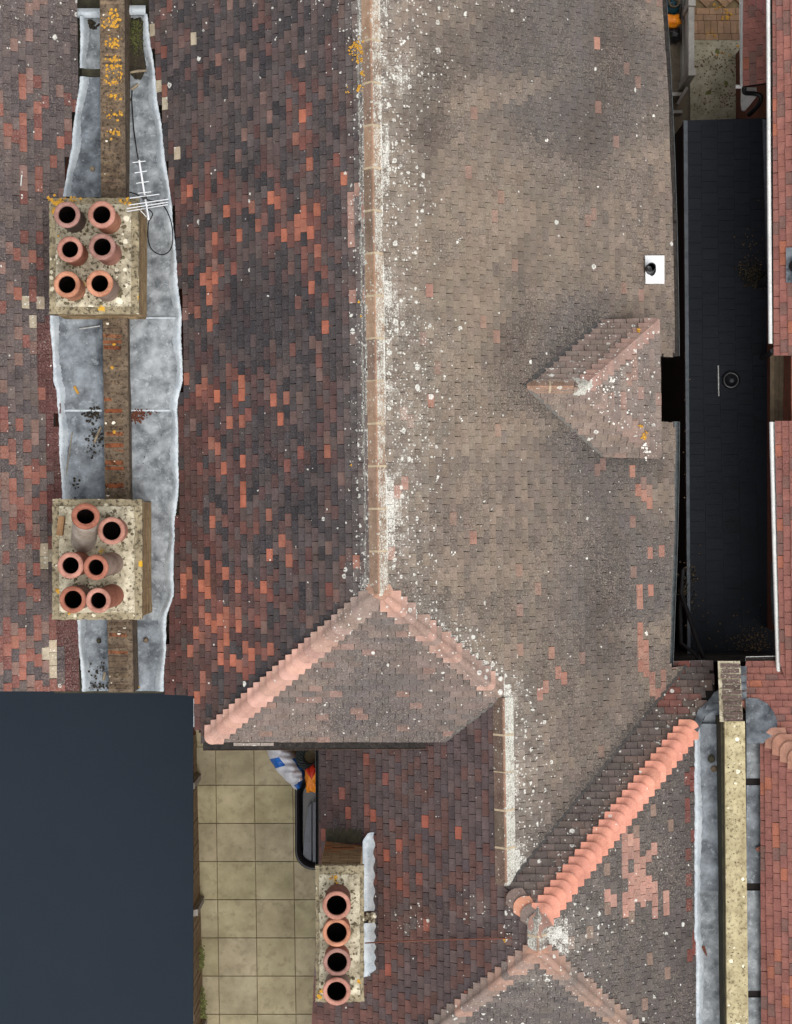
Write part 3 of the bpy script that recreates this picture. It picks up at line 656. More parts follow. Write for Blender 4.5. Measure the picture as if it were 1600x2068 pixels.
def ridge_col(i, r): return vary(mixc(lin(168, 136, 110), lin(128, 106, 92), r.random()), r, .08)
ridge_run(house, ap+ridge_dir*(-.02), ap+ridge_dir*7.6, PB, PA, .112, 15, ridge_col, .25, .80)
# bedding mortar strip on the west side of the ridge
def strip(parent, p0, p1, pl, o0, o1, up, mat, n=60, name='bedding_mortar', seed=1, jag=.02):
    r = random.Random(seed); p0 = np.array(p0); p1 = np.array(p1); d = p1-p0; dn_ = d/np.linalg.norm(d); side = np.cross(dn_, [0, 0, 1]); side /= np.linalg.norm(side); rows = []
    for i in range(n+1):
        q = p0+d*i/n; a = q+side*(o0+r.uniform(-jag, jag)*.3); b = q+side*(o1+r.uniform(-jag, jag)); m_ = (a+b)/2
        rows.append([np.array([p[0], p[1], pz(pl, p[0], p[1])+u]) for p, u in ((a, up), (m_, up+.004), (b, up-.014))])
    mb = MB(); mb.grid(rows); mb.grid(rows, flip=True) if False else None
    return mb.build(name, M[mat], parent)
strip(house, ap, ap+ridge_dir*7.6, PA, -.10, -.175, .044, 'mortar', 160, seed=3)
# wing ridge
def wr_col(i, r): return vary(mixc(lin(118, 92, 80), lin(98, 84, 74), r.random()), r, .1)
ridge_run(house, BWN+np.array([0, .02, 0]), BCW+np.array([0, -.02, 0]), PB, PW, .13, 5, wr_col, .15, .95, lift=.05)
ridge_run(house, s2, r2, PE, PW, .12, 2, lambda i, r: lin(124, 114, 108), .8, .75, lift=.06)
def dr_col(i, r): return vary(lin(150, 120, 102), r, .06)
ridge_run(house, d_b+np.array([-.12, 0, 0]), d_a+np.array([.02, 0, 0]), PD_N, PD_S, .085, 2, dr_col, .12, .45, lift=.04)
# lichened crown where the dormer hips meet, three-way cap of the rear ridge, apex cap of the main ridge
def cap(parent, top, spread, mat, tint, name='crown_tile'):
    mb = MB(); top = np.array(top, float)
    ring = [np.array(p, float) for p in spread]; n = len(ring)
    mb.add([top]+ring, [(0, i+1, (i+1) % n+1) for i in range(n)], tint=tint); mb.add(ring+[p-np.array([0, 0, .05]) for p in ring], [(i, i+n, (i+1) % n+n, (i+1) % n) for i in range(n)], tint=tint)
    return mb.build(name, M[mat], parent)
def around(c, pls, offs, up):
    out = []
    for dx, dy in offs:
        x, y = c[0]+dx, c[1]+dy; out.append((x, y, min(pz(p, x, y) for p in pls)+up))
    return out
cap(house, d_b+np.array([.02, 0, .10]), around(d_b, (PD_N, PD_S, PD_E), [(-.13, -.11), (.03, -.13), (.15, -.02), (.13, .09), (0, .12), (-.13, .11)], .05), 'ridge', (*lin(128, 110, 100), .95))
cap(house, ap+np.array([.0, .0, .07]), around(ap, (PA, PB, PC), [(-.20, -.03), (-.10, -.10), (.1, -.10), (.2, -.03), (.13, .10), (-.13, .10)], .05), 'ridge', (*lin(176, 130, 108), .55))
cap(house, r2+np.array([0, .05, .12]), around(r2, (PW, PE, PN), [(-.17, .02), (0, -.22), (.17, .02), (.02, .26)], .075), 'ridge', (*lin(128, 122, 116), .75))
cap(house, s2+np.array([0, -.02, .09]), around(s2, (PW, PE, PS), [(-.20, -.06), (0, -.10), (.20, -.06), (.05, .1), (-.05, .1)], .06), 'ridge', (*lin(188, 140, 118), .3))

# ---------------- hip (bonnet) tiles
def bonnets(parent, p1, p2, d1, d2, z0, z1, L, rnd, colfn, mat='bonnet', dz=.076, lo=.072, hi=.010, name='hip_tile', skip=lambda k: False, jit=.004, seed=0):
    n1, n2 = normal(p1), normal(p2); d1 = np.array([*d1, 0.0]); d2 = np.array([*d2, 0.0]); k = 0; z = z0; r = random.Random(seed)
    while z < z1:
        if not skip(k):
            def ring(zz, off, thick=0.0, z_=z):
                h = zmeet(p1, p2, zz); pts = []; h0 = zmeet(p1, p2, z_); L1 = max(rnd+.012, L+float((h0-h) @ d1)); L2 = max(rnd+.012, L+float((h0-h) @ d2))
                if rnd > 0:
                    pass
                    for q in range(9):
                        t = q/8; a, b, c_ = (1-t)**2, 2*t*(1-t), t*t
                        nn = n1*(1-t)+n2*t; nn /= np.linalg.norm(nn)
                        pts.append(h+d1*rnd*a+d2*rnd*c_+nn*(off+.034*math.sin(math.pi*t)-thick))
                    pre = [h+d1*L1+n1*(off-thick), h+d1*(L1*.5+rnd*.5)+n1*(off-thick)]; post = [h+d2*(L2*.5+rnd*.5)+n2*(off-thick), h+d2*L2+n2*(off-thick)]
                    return pre+pts+post
                nn = (n1+n2)/np.linalg.norm(n1+n2)
                L1 = max(L1, .03); L2 = max(L2, .03); return [h+d1*L1+n1*(off-thick), h+d1*L1*.6+n1*(off-thick), h+d1*.02+n1*(off-thick), h+nn*(off+.012-thick), h+d2*.02+n2*(off-thick), h+d2*L2*.6+n2*(off-thick), h+d2*L2+n2*(off-thick)]
            j = r.uniform(-jit, jit)
            a = ring(z+j, lo+j*.5); b = ring(z+dz*1.6, hi+.012); a2 = ring(z+j, lo+j*.5, .022)
            c = colfn(k, r, pix(zmeet(p1, p2, z)))
            mb = MB(); mb.grid([b, a], tint=c, smooth=rnd > 0); mb.grid([a, a2], tint=c, smooth=False)
            for e, nn in ((0, n1), (-1, n2)): mb.add([a[e], b[e], b[e]-nn*.03, a[e]-nn*.045], [(0, 1, 2, 3)], tint=c)
            mb.build(name, M[mat], parent)
        z += dz; k += 1
def c_orange(k, r, p): return (*vary(lin(210, 144, 123), r, .12), .02)
def c_pink(k, r, p):
    t = max(0, min(1, (p[1]-1260)/80)); return (*vary(mixc(lin(136, 117, 108), lin(190, 150, 135), t), r, .14), .25*(1-t)+.03)
def c_old(k, r, p):
    return (*vary(mixc(lin(132, 114, 105), lin(186, 146, 130), r.random()**1.2), r, .12), .12+.3*r.random())
bonnets(house, PN, PE, (-1, 0), (nE[1]*0, -1), 5.52, r2[2]-.13, .205, .085, c_orange, seed=2, lo=.098, jit=.007)
bonnets(house, PA, PC, (0, 1), (1, 0), 6.60, 8.44, .18, .075, c_pink, seed=3, lo=.088, jit=.008)
bonnets(house, PB, PC, (0, 1), (-1, 0), BCW[2]+.05, 8.46, .20, .05, c_old, seed=4, jit=.022, lo=.075, skip=lambda k: k in (12,))
bonnets(house, PW, PS, (0, 1), (1, 0), 6.2, s2[2]-.07, .20, .05, lambda k, r, p: (*vary(mixc(lin(118, 106, 100), lin(168, 134, 118), r.random()**1.5), r, .10), .14), seed=5, jit=.014, lo=.058)
bonnets(house, PE, PS, (0, 1), (-1, 0), 6.2, s2[2]-.07, .20, .05, lambda k, r, p: (*vary(mixc(lin(116, 105, 99), lin(162, 130, 114), r.random()**1.5), r, .10), .16), seed=6, jit=.014, lo=.058)
bonnets(house, PD_N, PD_E, (-1, 0), (0, -1), ze+.02, DZ-.06, .17, 0, lambda k, r, p: (*vary(mixc(lin(156, 124, 114), lin(128, 110, 102), r.random()), r, .09), .26), seed=7, lo=.058, jit=.010)
bonnets(house, PD_S, PD_E, (-1, 0), (0, 1), ze+.02, DZ-.06, .17, 0, lambda k, r, p: (*vary(mixc(lin(144, 122, 112), lin(122, 109, 102), r.random()), r, .08), .15), seed=8, lo=.050, jit=.012)
bonnets(right_house, PRN, PRW, (1, 0), (0, -1), 5.62, 7.0, .22, .10, lambda k, r, p: (*vary(lin(166, 122, 104), r, .05), .0), seed=9)
bonnets(house, PW, PN, (0, -1), (1, 0), BWN[2]+.04, r2[2]-.04, .16, .12, lambda k, r, p: (*vary([lin(120, 104, 98), lin(202, 142, 116), lin(122, 108, 100), lin(150, 118, 106), lin(130, 114, 106)][k % 5], r, .05), .15), seed=10)

def growth(parent, spots, pl, mat, seed, up=.045, size=(.006, .02)):
    r = random.Random(seed); mb = MB()
    for x, y, sp, n in spots:
        for i in range(n): blob(mb, on(x+r.gauss(0, sp), y+r.gauss(0, sp*1.2), pl, up), size[0]+(size[1]-size[0])*r.random()**1.5, .005, r, 11)
    tag(mb.build('lichen_growth', M[mat], parent), kind='stuff')
M['lichen_white'] = rough_mat('white_lichen', (240, 238, 230), (214, 210, 200), 60, (160, 154, 144), 80, .6, .5, bump=.4)
growth(house, [(722, 95, 6, 34), (727, 118, 5, 24), (714, 104, 6, 14), (730, 150, 3, 10), (727, 178, 3, 14), (703, 182, 3, 5), (711, 940, 1, 2), (726, 612, 2, 3), (729, 640, 2, 3)], PA, 'lichen_orange', 1, .05)
growth(house, [(1103, 285, 1.2, 4), (1207, 378, 1, 3), (1319, 236, 1.2, 4), (925, 487, 1.5, 3), (932, 847, 1, 2), (1305, 1279, 1.2, 4), (1170, 280, 1, 1), (812, 84, 3, 5), (883, 965, 3, 5), (918, 1118, 3, 3)], PB, 'lichen_white', 2, .048, (.008, .019))
growth(house, [(1200, 775, 10, 22), (1225, 790, 10, 18), (1240, 765, 12, 16), (1215, 830, 12, 10), (1265, 720, 10, 10), (1300, 905, 8, 14), (1250, 850, 14, 8)], PD_E, 'lichen_white', 8, .055, (.006, .020))
growth(house, [(1302, 880, 3.5, 16), (1293, 862, 2, 5)], PD_E, 'lichen_orange', 3, .08, (.008, .022))
growth(house, [(1287, 668, 2.5, 8)], PD_N, 'lichen_orange', 4, .08)
growth(house, [(1019, 1898, 1, 4)], PW, 'lichen_orange', 5)
# ---------------- valleys (open lead / mitred tile strips)
def valley(parent, a, b, p1, p2, w, mat):
    a = np.array(a); b = np.array(b); d = b-a; s_ = np.cross(d/np.linalg.norm(d), [0, 0, 1]); s_ /= np.linalg.norm(s_); rows = []
    for i in range(25):
        q = a+d*i/24; rows.append([np.array([x, y, max(pz(p1, x, y), pz(p2, x, y))+.048+u]) for (x, y), u in (((q-s_*w)[:2], -.004), (q[:2], .004), ((q+s_*w)[:2], -.004))])
    mb = MB(); mb.grid(rows); return mb.build('valley_strip', M[mat], parent)
M['valley_grey'] = rough_mat('valley_mortar', (116, 112, 106), (94, 90, 86), 9, (150, 146, 138), 50, .6, .6)
M['valley_dark'] = rough_mat('valley_dark', (82, 80, 78), (66, 64, 63), 9, (120, 114, 108), 50, .6, .6)
valley(house, BCW, CW_lo, PC, PW, .018, 'valley_grey')
valley(house, BWN, BN_lo, PB, PN, .018, 'valley_dark')
valley(house, d_a, dvn, PB, PD_N, .03, 'valley_dark'); valley(house, d_a, dvs, PB, PD_S, .022, 'valley_grey')

# ---------------- gutters
def gutter(parent, path, r, mat, silt=None, name='gutter', lip=0.0, n=8, seed=0, label=None):
    """half-round gutter: path of centre points at rim height"""
    path = [np.array(p, float) for p in path]; rows = []; inner = []; sl_ = []; rr = random.Random(seed)
    for i, p in enumerate(path):
        t = path[min(i+1, len(path)-1)]-path[max(i-1, 0)]; t[2] = 0; t /= np.linalg.norm(t); s_ = np.cross(t, [0, 0, 1])
        rows.append([p+s_*r*math.cos(math.pi*q/n)-np.array([0, 0, r*math.sin(math.pi*q/n)]) for q in range(n+1)])
        inner.append([p+s_*(r-.005)*math.cos(math.pi*q/n)-np.array([0, 0, (r-.005)*math.sin(math.pi*q/n)]) for q in range(n+1)])
        z = r*rr.uniform(.15, .55); hw = math.sqrt(max(r*r-z*z, 0))*.96; sl_.append([p+s_*hw-np.array([0, 0, z]), p-np.array([0, 0, z*.8]), p-s_*hw-np.array([0, 0, z])])
    mb = MB(); mb.grid(rows); mb.grid(inner, flip=True)
    for a, b in zip(rows[:-1], rows[1:]): pass
    rim = [[rows[i][0], inner[i][0]] for i in range(len(path))]; rim2 = [[inner[i][n], rows[i][n]] for i in range(len(path))]
    mb.grid([[p+np.array([0, 0, .003]) for p in q] for q in rim], flip=True); mb.grid([[p+np.array([0, 0, .003]) for p in q] for q in rim2], flip=True)
    if lip: mb.grid([[q[0]+(q[0]-q[n])/(2*r)*lip*f+np.array([0, 0, u]) for f, u in ((-.4, .006), (.3, .012), (1, .004), (1, -.06))] for q in rows])
    o = mb.build(name, M[mat], parent)
    if label: o['label'] = label
    if silt: ms = MB(); ms.grid(sl_); ms.grid(sl_, flip=True); ms.build('silt', M[silt], o)
    return o
def run(pts, n):
    out = []
    for (a, b) in zip(pts[:-1], pts[1:]):
        for i in range(n): out.append(np.array(a)+(np.array(b)-np.array(a))*i/n)
    out.append(np.array(pts[-1])); return out
zb = 4.93
gutter(house, run([S(eave_x(y)+5, y, zb) for y in (-90, 0, 150, 300, 450, 600, 719)], 5), .05, 'gutter_dark', 'silt', seed=1, label='dark grey eaves gutter beside the alley, upper length')
gutter(house, run([S(eave_x(y)+4, y, zb) for y in (851, 950, 1050, 1150, 1250, 1384)], 5), .052, 'gutter_dark', None, seed=2, label='grey eaves gutter beside the alley, lower length')
cz = 6.50
gutter(house, run([S(410, 1507, cz), S(860, 1504, cz)], 20), .06, 'gutter_brown', 'silt', seed=3, label='brown iron gutter along the rear hip')
mb = MB(); mb.tube([S(1357, 1342, 4.8), S(1424, 1340, 4.8)], .045, 12); mb.build('gutter', M['gutter_white'], house)
gutter(house, run([S(644, 1512, 4.97), S(644, 2120, 4.97)], 14), .045, 'gutter_black', None, seed=4)
gutter(right_house, run([S(1560, -90, 4.98), S(1562, 350, 4.98), S(1565, 694, 4.98)], 12), .045, 'gutter_white', 'silt', lip=.032, seed=5, label='white gutter full of moss, upper length')
gutter(right_house, run([S(1567, 852, 4.98), S(1573, 1100, 4.98), S(1581, 1358, 4.98)], 12), .048, 'gutter_white', None, lip=.032, seed=6, label='white gutter, lower length')
gutter(right_house, run([S(1507, 1333, 4.83), S(1576, 1331, 4.83)], 6), .045, 'gutter_white', 'silt', seed=7)
gutter(right_house, run([S(1500, -90, 2.86), S(1501, 30, 2.86), S(1502, 172, 2.86)], 8), .05, 'gutter_white', None, seed=8)
# eave tilting fillets seen as pale tile ends on the rear gutter
for x0, x1 in ((472, 526), (527, 553)):
    mb = MB(); a = on(x0, 1500, PC, .012); b = on(x1, 1500, PC, .012); c2 = on(x1, 1506, PC, .03); d2 = on(x0, 1506, PC, .03); mb.slab([d2, c2, b, a], .012, tint=(*lin(150, 138, 130), .2)); mb.build('eave_tile', M['tile_grey'], house)

# ---------------- vent pipe with its flashing
fl = MB(); fl.slab([on(1303, 574, PB, .068), on(1341, 574, PB, .068), on(1341, 517, PB, .068), on(1302, 517, PB, .068)], .006)
vent = empty('vent_pipe', on(1308, 545, PB), 'short dark soil vent pipe with a bright white lead flashing on the brown slope', 'vent pipe')
M['lead_bright'] = rough_mat('bright_lead', (240, 242, 242), (224, 228, 229), 9, (150, 150, 148), 30, .6, .6, rough=.6)
fl.build('flashing', M['lead_bright'], vent)
b0 = on(1310, 545, PB); mb = MB()
Mv = Matrix.Translation(Vector(b0)); mb.lathe([(.10, .03), (.075, .06), (.06, .12), (.055, .30), (.062, .31), (.062, .34), (.050, .34), (.050, .32)], Mv, 18); mb.build('pipe', M['gutter_black'], vent)
mb = MB(); mb.lathe([(.050, .32), (.048, .02), (.001, .02)], Mv, 18); mb.build('pipe_bore', M['soot_bore_black'], vent)  # near-black paint in the bore stands in for shade down the pipe
# right neighbour's
v2 = empty('vent_pipe', on(1600, 540, PRM), 'blue-grey lead flashing of a pipe cut off by the right picture edge', 'vent pipe')
mb = MB(); mb.slab([on(1586, 572, PRM, .07), on(1650, 572, PRM, .07), on(1650, 501, PRM, .07), on(1586, 501, PRM, .07)], .006); mb.build('flashing', M['lead_blue'], v2)
mb = MB(); mb.lathe([(.09, .03), (.06, .08), (.055, .3), (.045, .3), (.043, .05), (.001, .05)], Matrix.Translation(Vector(on(1606, 538, PRM))), 16); mb.build('pipe', M['gutter_black'], v2)

# ------------------------------------------------------------------ west lead gutter
def wall_cx(py): return lerp_list(py, [(-60, 224), (0, 225), (400, 227), (640, 229), (1000, 235), (1250, 239), (1400, 243)])
ZW = 6.46
gut_w = empty('valley_gutter', S(180, 700, 6.1), 'grey lead-lined gutter left of the brick party wall, strewn with debris', 'gutter')
gut_e = empty('valley_gutter', S(310, 700, 6.1), 'grey lead-lined gutter right of the brick party wall, under the aerial', 'gutter')
def sole(py): return on(lerp_list(py, LEAD_R)-14, py, PA)[2]+.02
def lead_bay(parent, side, y0, y1, dz, seed, mat='lead'):
    r = random.Random(seed); rows = []; edge = []; n = max(3, int((y1-y0)/4))
    for i in range(n+1):
        py = y0+(y1-y0)*i/n; zs_ = sole(py)+dz; wc = wall_cx(py); jag = r.uniform(-2.5, 2.5); ji = r.uniform(-1.2, 1.2)+3*math.sin(py*.05+seed)
        if side > 0:
            xw = S(wc+26, py, zs_); xe_px = lerp_list(py, LEAD_R)+.9*math.sin(py*.05+seed); q1 = S(xe_px-14+ji, py, zs_); q2 = on(xe_px+jag*.28, py, PA, .062); q3 = on(xe_px+jag*.28+1.2, py, PA, .036)
        else:
            xw = S(wc-23, py, zs_); xe_px = lerp_list(py, LEAD_L)+.9*math.sin(py*.045+seed); q1 = S(xe_px+14+ji, py, zs_); q2 = on(xe_px-jag*.28, py, PI, .062); q3 = on(xe_px-jag*.28-1.2, py, PI, .036)
        up = xw+np.array([-.02*side, 0, .12]); row = [up]
        for k in range(7):
            t = k/6; p = xw*(1-t)+q1*t; p = p+np.array([0, 0, .016*snoise(p[0]*9+seed, p[1]*5.1, seed)+.008*snoise(p[0]*23+seed, p[1]*14, seed+2)+r.uniform(-.002, .002)-.012*math.sin(math.pi*t)]); row.append(p)
        rows.append(row); edge.append([row[-1], (row[-1]*.5+q2*.5)+np.array([0, 0, .022+.006*math.sin(py*.9)]), q2, q3])
    mb = MB(); mb.grid(rows, flip=side < 0); sh = mb.build('lead_sheet', M[mat], parent)
    me = MB(); me.grid(edge, flip=side < 0); me.build('dressed_edge', M['lead_white'], sh)
for y0, y1, dz, s_, m_ in ((30, 641, 0, 1, 'lead'), (640, 829, .035, 2, 'lead'), (828, 1012, .02, 3, 'lead'), (1010, 1253, .0, 4, 'lead'), (1252, 1396, -.02, 5, 'lead_blue')): lead_bay(gut_e, 1, y0, y1, dz, s_, m_)
for y0, y1, dz, s_, m_ in ((34, 139, 0, 11, 'lead'), (156, 398, 0, 12, 'lead_blue'), (638, 829, .03, 13, 'lead_blue'), (828, 1012, .015, 14, 'lead_blue'), (1245, 1396, -.02, 15, 'lead_blue')): lead_bay(gut_w, -1, y0, y1, dz, s_, m_)
for (par_, xa, xb, y_) in ((gut_w, 106, 206, 829), (gut_e, 256, 366, 829), (gut_e, 256, 366, 642)):
    mb = MB(); rows = []
    for i in range(25):
        x = xa+(xb-xa)*i/24; z_ = sole(y_)+.03+.008*math.sin(i*.9)
        if i < 3 and xa < 200: z_ += .05*(3-i)/3
        if i > 21 and xa > 200: z_ += .05*(i-21)/3
        rows.append([S(x, y_-2.6, z_-.012), S(x, y_-1.2, z_+.008), S(x, y_+1.0, z_+.010), S(x, y_+2.4, z_-.025)])
    mb.grid(rows, flip=True); mb.build('lead_lap', M['lead_white'], par_)
for px0, px1, py_, nm in ((155, 203, 26, gut_w), (250, 294, 20, gut_e)):
    mb = MB(); z = sole(25)+.10; rows = []
    for i in range(9):
        t = i/8; rows.append([S(px0+(px1-px0)*t, py_+(k-3)*3.2, z+.06*math.sin(math.pi*k/6)+.004*math.sin(i*2)) for k in range(7)])
    mb.grid(rows, flip=True); mb.build('lead_saddle', M['lead_white'], nm)
mb = MB(); mb.slab([S(165, 158, sole(150)-.02), S(203, 158, sole(150)-.02), S(203, 136, sole(150)-.02), S(165, 136, sole(150)-.02)], .05); mb.build('gutter_board', M['moss_strip'], gut_w)
mb = MB(); mb.slab([S(110, 1400, 5.7), S(330, 1400, 5.7), S(330, -60, 5.7), S(150, -60, 5.7)], .1); mb.build('gutter_board', M['moss_strip'], gut_w)
mb = MB(); mb.slab([on(391, 1468, PA, .02), on(400, 1470, PA, .02), on(400, 1411, PA, .02), on(391, 1411, PA, .02)], .006); mb.build('verge_flashing', M['lead_white'], house)

# party wall with bricks on edge
pw = empty('parapet_wall', S(232, 700, 5.6), 'narrow brick-on-edge party wall with yellow lichen running between the lead gutters', 'wall')
mb = MB()
for a, b in ((-60, 400), (400, 1000), (1000, 1398)):
    ca, cb = wall_cx(a), wall_cx(b); zt = ZW+.040
    mb.slab([S(cb-23, b, zt), S(cb+27, b, zt), S(ca+27, a, zt), S(ca-23, a, zt)], .9)
mb.build('wall_core', M['coping_mortar'], pw)
kb = MB(); kb.box((0, 0, 0), (.232, .062, .10))
brick_me = []
for v in range(4):
    rr = random.Random(v); b_ = MB(); hw, hl, hh = .125, .033, .05
    top = [(-hw+rr.uniform(0, .012), -hl+rr.uniform(0, .006), hh-rr.uniform(0, .012)), (hw-rr.uniform(0, .012), -hl+rr.uniform(0, .006), hh-rr.uniform(0, .012)), (hw-rr.uniform(0, .012), hl-rr.uniform(0, .006), hh-rr.uniform(0, .012)), (-hw+rr.uniform(0, .012), hl-rr.uniform(0, .006), hh-rr.uniform(0, .012))]
    mid = [(-hw, -hl, hh-.016), (hw, -hl, hh-.016), (hw, hl, hh-.016), (-hw, hl, hh-.016)]; bot = [(-hw, -hl, -hh), (hw, -hl, -hh), (hw, hl, -hh), (-hw, hl, -hh)]
    b_.add(top, [(0, 1, 2, 3)])
    for u_, l_ in ((top, mid), (mid, bot)): b_.add(u_+l_, [(i, i+4, (i+1) % 4+4, (i+1) % 4) for i in range(4)])
    brick_me.append(b_.mesh('brick', M['brick_edge']))
def brick_col(py, r):
    q = r.random()
    if q < .16 and py > 620: return mixc(lin(255, 170, 130), lin(255, 205, 180), r.random())
    k = r.uniform(.62, 1.05); k *= (.74 if py > 640 else 1.0); return (k, k*r.uniform(.93, .98), k*r.uniform(.86, .95))
py = -40
while py < 1394:
    r = random.Random(int(py*10)); c = wall_cx(py)
    if not (400 < py < 630 or 1012 < py < 1246):
        o = bpy.data.objects.new('brick', brick_me[r.randrange(4)]); C.objects.link(o); attach(o, pw)
        p = S(c-1.5, py, ZW); o.matrix_basis = Matrix.Translation(Vector(p)+Vector((r.uniform(-.006, .006), 0, r.uniform(-.008, .006)))) @ Matrix.Rotation(r.uniform(-.06, .06)-.012, 4, 'Z') @ Matrix.Diagonal((r.uniform(.9, 1.04), r.uniform(.7, 1.05), 1, 1))
        o.color = (*brick_col(py, r), 1)
    py += 11.6
# yellow lichen cushions on the coping
lm = MB(); r = random.Random(5)
for i in range(330):
    py = r.choice([28, 40, 52, 82, 92, 118, 135, 150, 165, 195, 232, 268])+r.gauss(0, 4.5); px_ = wall_cx(py)+max(-20, min(20, r.choice([-8, 6, 12, 2])+r.gauss(0, 6)))
    blob(lm, S(px_, py, ZW+.047), .005+.017*r.random()**2, .004, r, 11)
for (x, y) in ((230, 695), (231, 872), (226, 742)): blob(lm, S(x, y, ZW+.046), .025, .01, r)
tag(lm.build('lichen_growth', M['lichen_orange'], pw), kind='stuff')

# ------------------------------------------------------------------ chimneys
POT_C = dict(pink=lin(190, 138, 122), orange=lin(198, 140, 112), dull=lin(104, 92, 84), rose=lin(166, 126, 116), grey=lin(156, 136, 124), red=lin(172, 112, 92), brown=lin(130, 90, 78), stone=lin(182, 172, 160))
def pot(parent, px_, py_, zt, h, rad, hole, body, rim, tilt=(0, 0), label=None):
    rad *= 1.05; hole *= 1.07
    top = S(px_, py_, zt)
    R_ = Matrix.Rotation(tilt[0], 4, 'X') @ Matrix.Rotation(tilt[1], 4, 'Y')
    Mx = Matrix.Translation(Vector(top)) @ R_
    mb = MB(); mb.lathe([(rad*1.02, -h-.1), (rad*.98, -h*.6), (rad*.93, -.075), (rad*.93, -.05)], Mx, 28, tint=(*POT_C[body], 1))
    p = mb.build('chimney_pot', M['pot'], parent)
    if label: p['label'] = label
    mr = MB(); mr.lathe([(rad*.92, -.075), (rad*1.04, -.06), (rad*1.10, -.035), (rad*1.10, -.012), (rad*1.05, 0), (hole*1.06, 0), (hole, -.012), (hole, -.05)], Mx, 28, tint=(*POT_C[rim], 1)); mr.build('rim', M['pot'], p)
    mf = MB(); mf.lathe([(hole, -.05), (hole*.98, -h+.075), (0.001, -h+.075)][::1], Mx, 28); mf.build('flue', M['soot_bore_black'], p)
def chimney(x0, x1, y0, y1, zt, zbase, label, pots, mats, inset=.03, seed=0, courses_tint=None):
    r = random.Random(seed); a = S(x0, y1, zt); b = S(x1, y0, zt); cx, cy = (a[0]+b[0])/2, (a[1]+b[1])/2; W_, D_ = b[0]-a[0], b[1]-a[1]
    e = empty('chimney_stack', (cx, cy, zbase), label, 'chimney')
    mb = MB(); mj = MB(); z = zbase; k = 0
    while z < zt-.16:
        jx, jy = r.uniform(-.004, .004), r.uniform(-.004, .004); nb = max(2, int((D_-2*inset)/.225))
        # bricks along the two long faces and the two short faces
        off = .11*(k % 2)
        for (L_, fixed, axis) in ((D_-2*inset, 1, 'y'), (D_-2*inset, -1, 'y'), (W_-2*inset, 1, 'x'), (W_-2*inset, -1, 'x')):
            u = -L_/2-off
            while u < L_/2:
                u_a = max(u+.004, -L_/2); u_b = min(u+.221, L_/2)
                if u_b-u_a > .02:
                    kk = r.uniform(.72, 1.12); tn = courses_tint((z-zbase)/(zt-zbase), r) if courses_tint else (kk, kk*.97, kk*.93)
                    m_ = (u_a+u_b)/2
                    if axis == 'y': mb.box((cx+jx+fixed*((W_-2*inset)/2-.05), cy+m_, z+.0325), (.10, u_b-u_a, .065), tint=(*tn, 1))
                    else: mb.box((cx+m_, cy+jy+fixed*((D_-2*inset)/2-.053), z+.0325), (u_b-u_a, .10, .065), tint=(*tn, 1))
                u += .225
        z += .075; k += 1
    core = MB(); core.box((cx, cy, (zbase+zt-.12)/2), (W_-2*inset-.012, D_-2*inset-.012, zt-.12-zbase)); core.build('mortar_core', M['joint_dark'], e)
    tag(mb.build('brickwork', M['chim_brick'], e), kind='stuff')
    # oversailing courses + flaunching
    def rough_slab(w, d, z0, z1, name, mat, dome=0.0, n=22, sd=0):
        rr = random.Random(seed*10+sd); rows = []
        for i in range(n+1):
            row = []
            for j in range(n+1):
                u = (i/n-.5); v = (j/n-.5); edge = max(abs(u), abs(v))*2; x = u*w+(rr.uniform(-.006, .006) if edge > .98 else 0); y = v*d+(rr.uniform(-.006, .006) if edge > .98 else 0)
                hh = z1+dome*(1-edge**2.2)+.008*snoise(x*22+sd, y*19, seed+sd)+rr.uniform(-.004, .004)-(.015 if edge > .98 else 0)
                row.append((cx+x, cy+y, hh))
            rows.append(row)
        m = MB(); m.grid(rows, flip=True, smooth=True)
        ring = [rows[i][0] for i in range(n+1)]+[rows[n][j] for j in range(1, n+1)]+[rows[i][n] for i in range(n-1, -1, -1)]+[rows[0][j] for j in range(n-1, 0, -1)]
        nn = len(ring); m.add(ring+[(p[0], p[1], z0) for p in ring], [(i, i+nn, (i+1) % nn+nn, (i+1) % nn) for i in range(nn)])
        return m.build(name, M[mat], e)
    rough_slab(W_, D_, zt-.16, zt-.045, 'oversailing_cap', mats[0], 0, 26, 1)
    rough_slab(W_*.84, D_*.88, zt-.06, zt-.005, 'flaunching', mats[1], .05, 30, 2)
    mm = MB(); rm = random.Random(seed+40)
    for p in pots:
        b_ = S(p[0], p[1], zt+p[2]); 
        for i in range(26):
            a_ = rm.uniform(0, 6.28); rr_ = p[3]*rm.uniform(1.0, 1.5); x_, y_ = b_[0]+rr_*math.cos(a_), b_[1]+rr_*math.sin(a_)
            if abs(x_-cx) < W_*.40 and abs(y_-cy) < D_*.42: blob(mm, (x_, y_, zt+.03), rm.uniform(.006, .026), .012, rm, 7)
    tag(mm.build('moss_growth', M['moss_pale'], e), kind='stuff')
    for p in pots: pot(e, *p[:2], zt+p[2], p[2], *p[3:])
    return e, (cx, cy, W_, D_)
def tint_ch(t, r):
    k = r.uniform(.8, 1.12); return (k, k*.97, k*.92)
c1, _ = chimney(98, 279, 398, 633, 7.40, 5.85, 'large chimney with six terracotta pots and yellow lichen beside the television aerial', [
    (135, 433, .62, .140, .099, 'dull', 'rose', (0, 0), 'darkest sooty pot of the group'), (205, 433, .68, .146, .100, 'orange', 'pink'), (141, 503, .60, .138, .093, 'red', 'pink'), (206, 498, .72, .142, .099, 'pink', 'rose'), (135, 574, .58, .142, .098, 'orange', 'orange'), (201, 572, .74, .142, .097, 'grey', 'orange')],
    ('cap_dirty', 'flaunch'), seed=1, courses_tint=tint_ch)
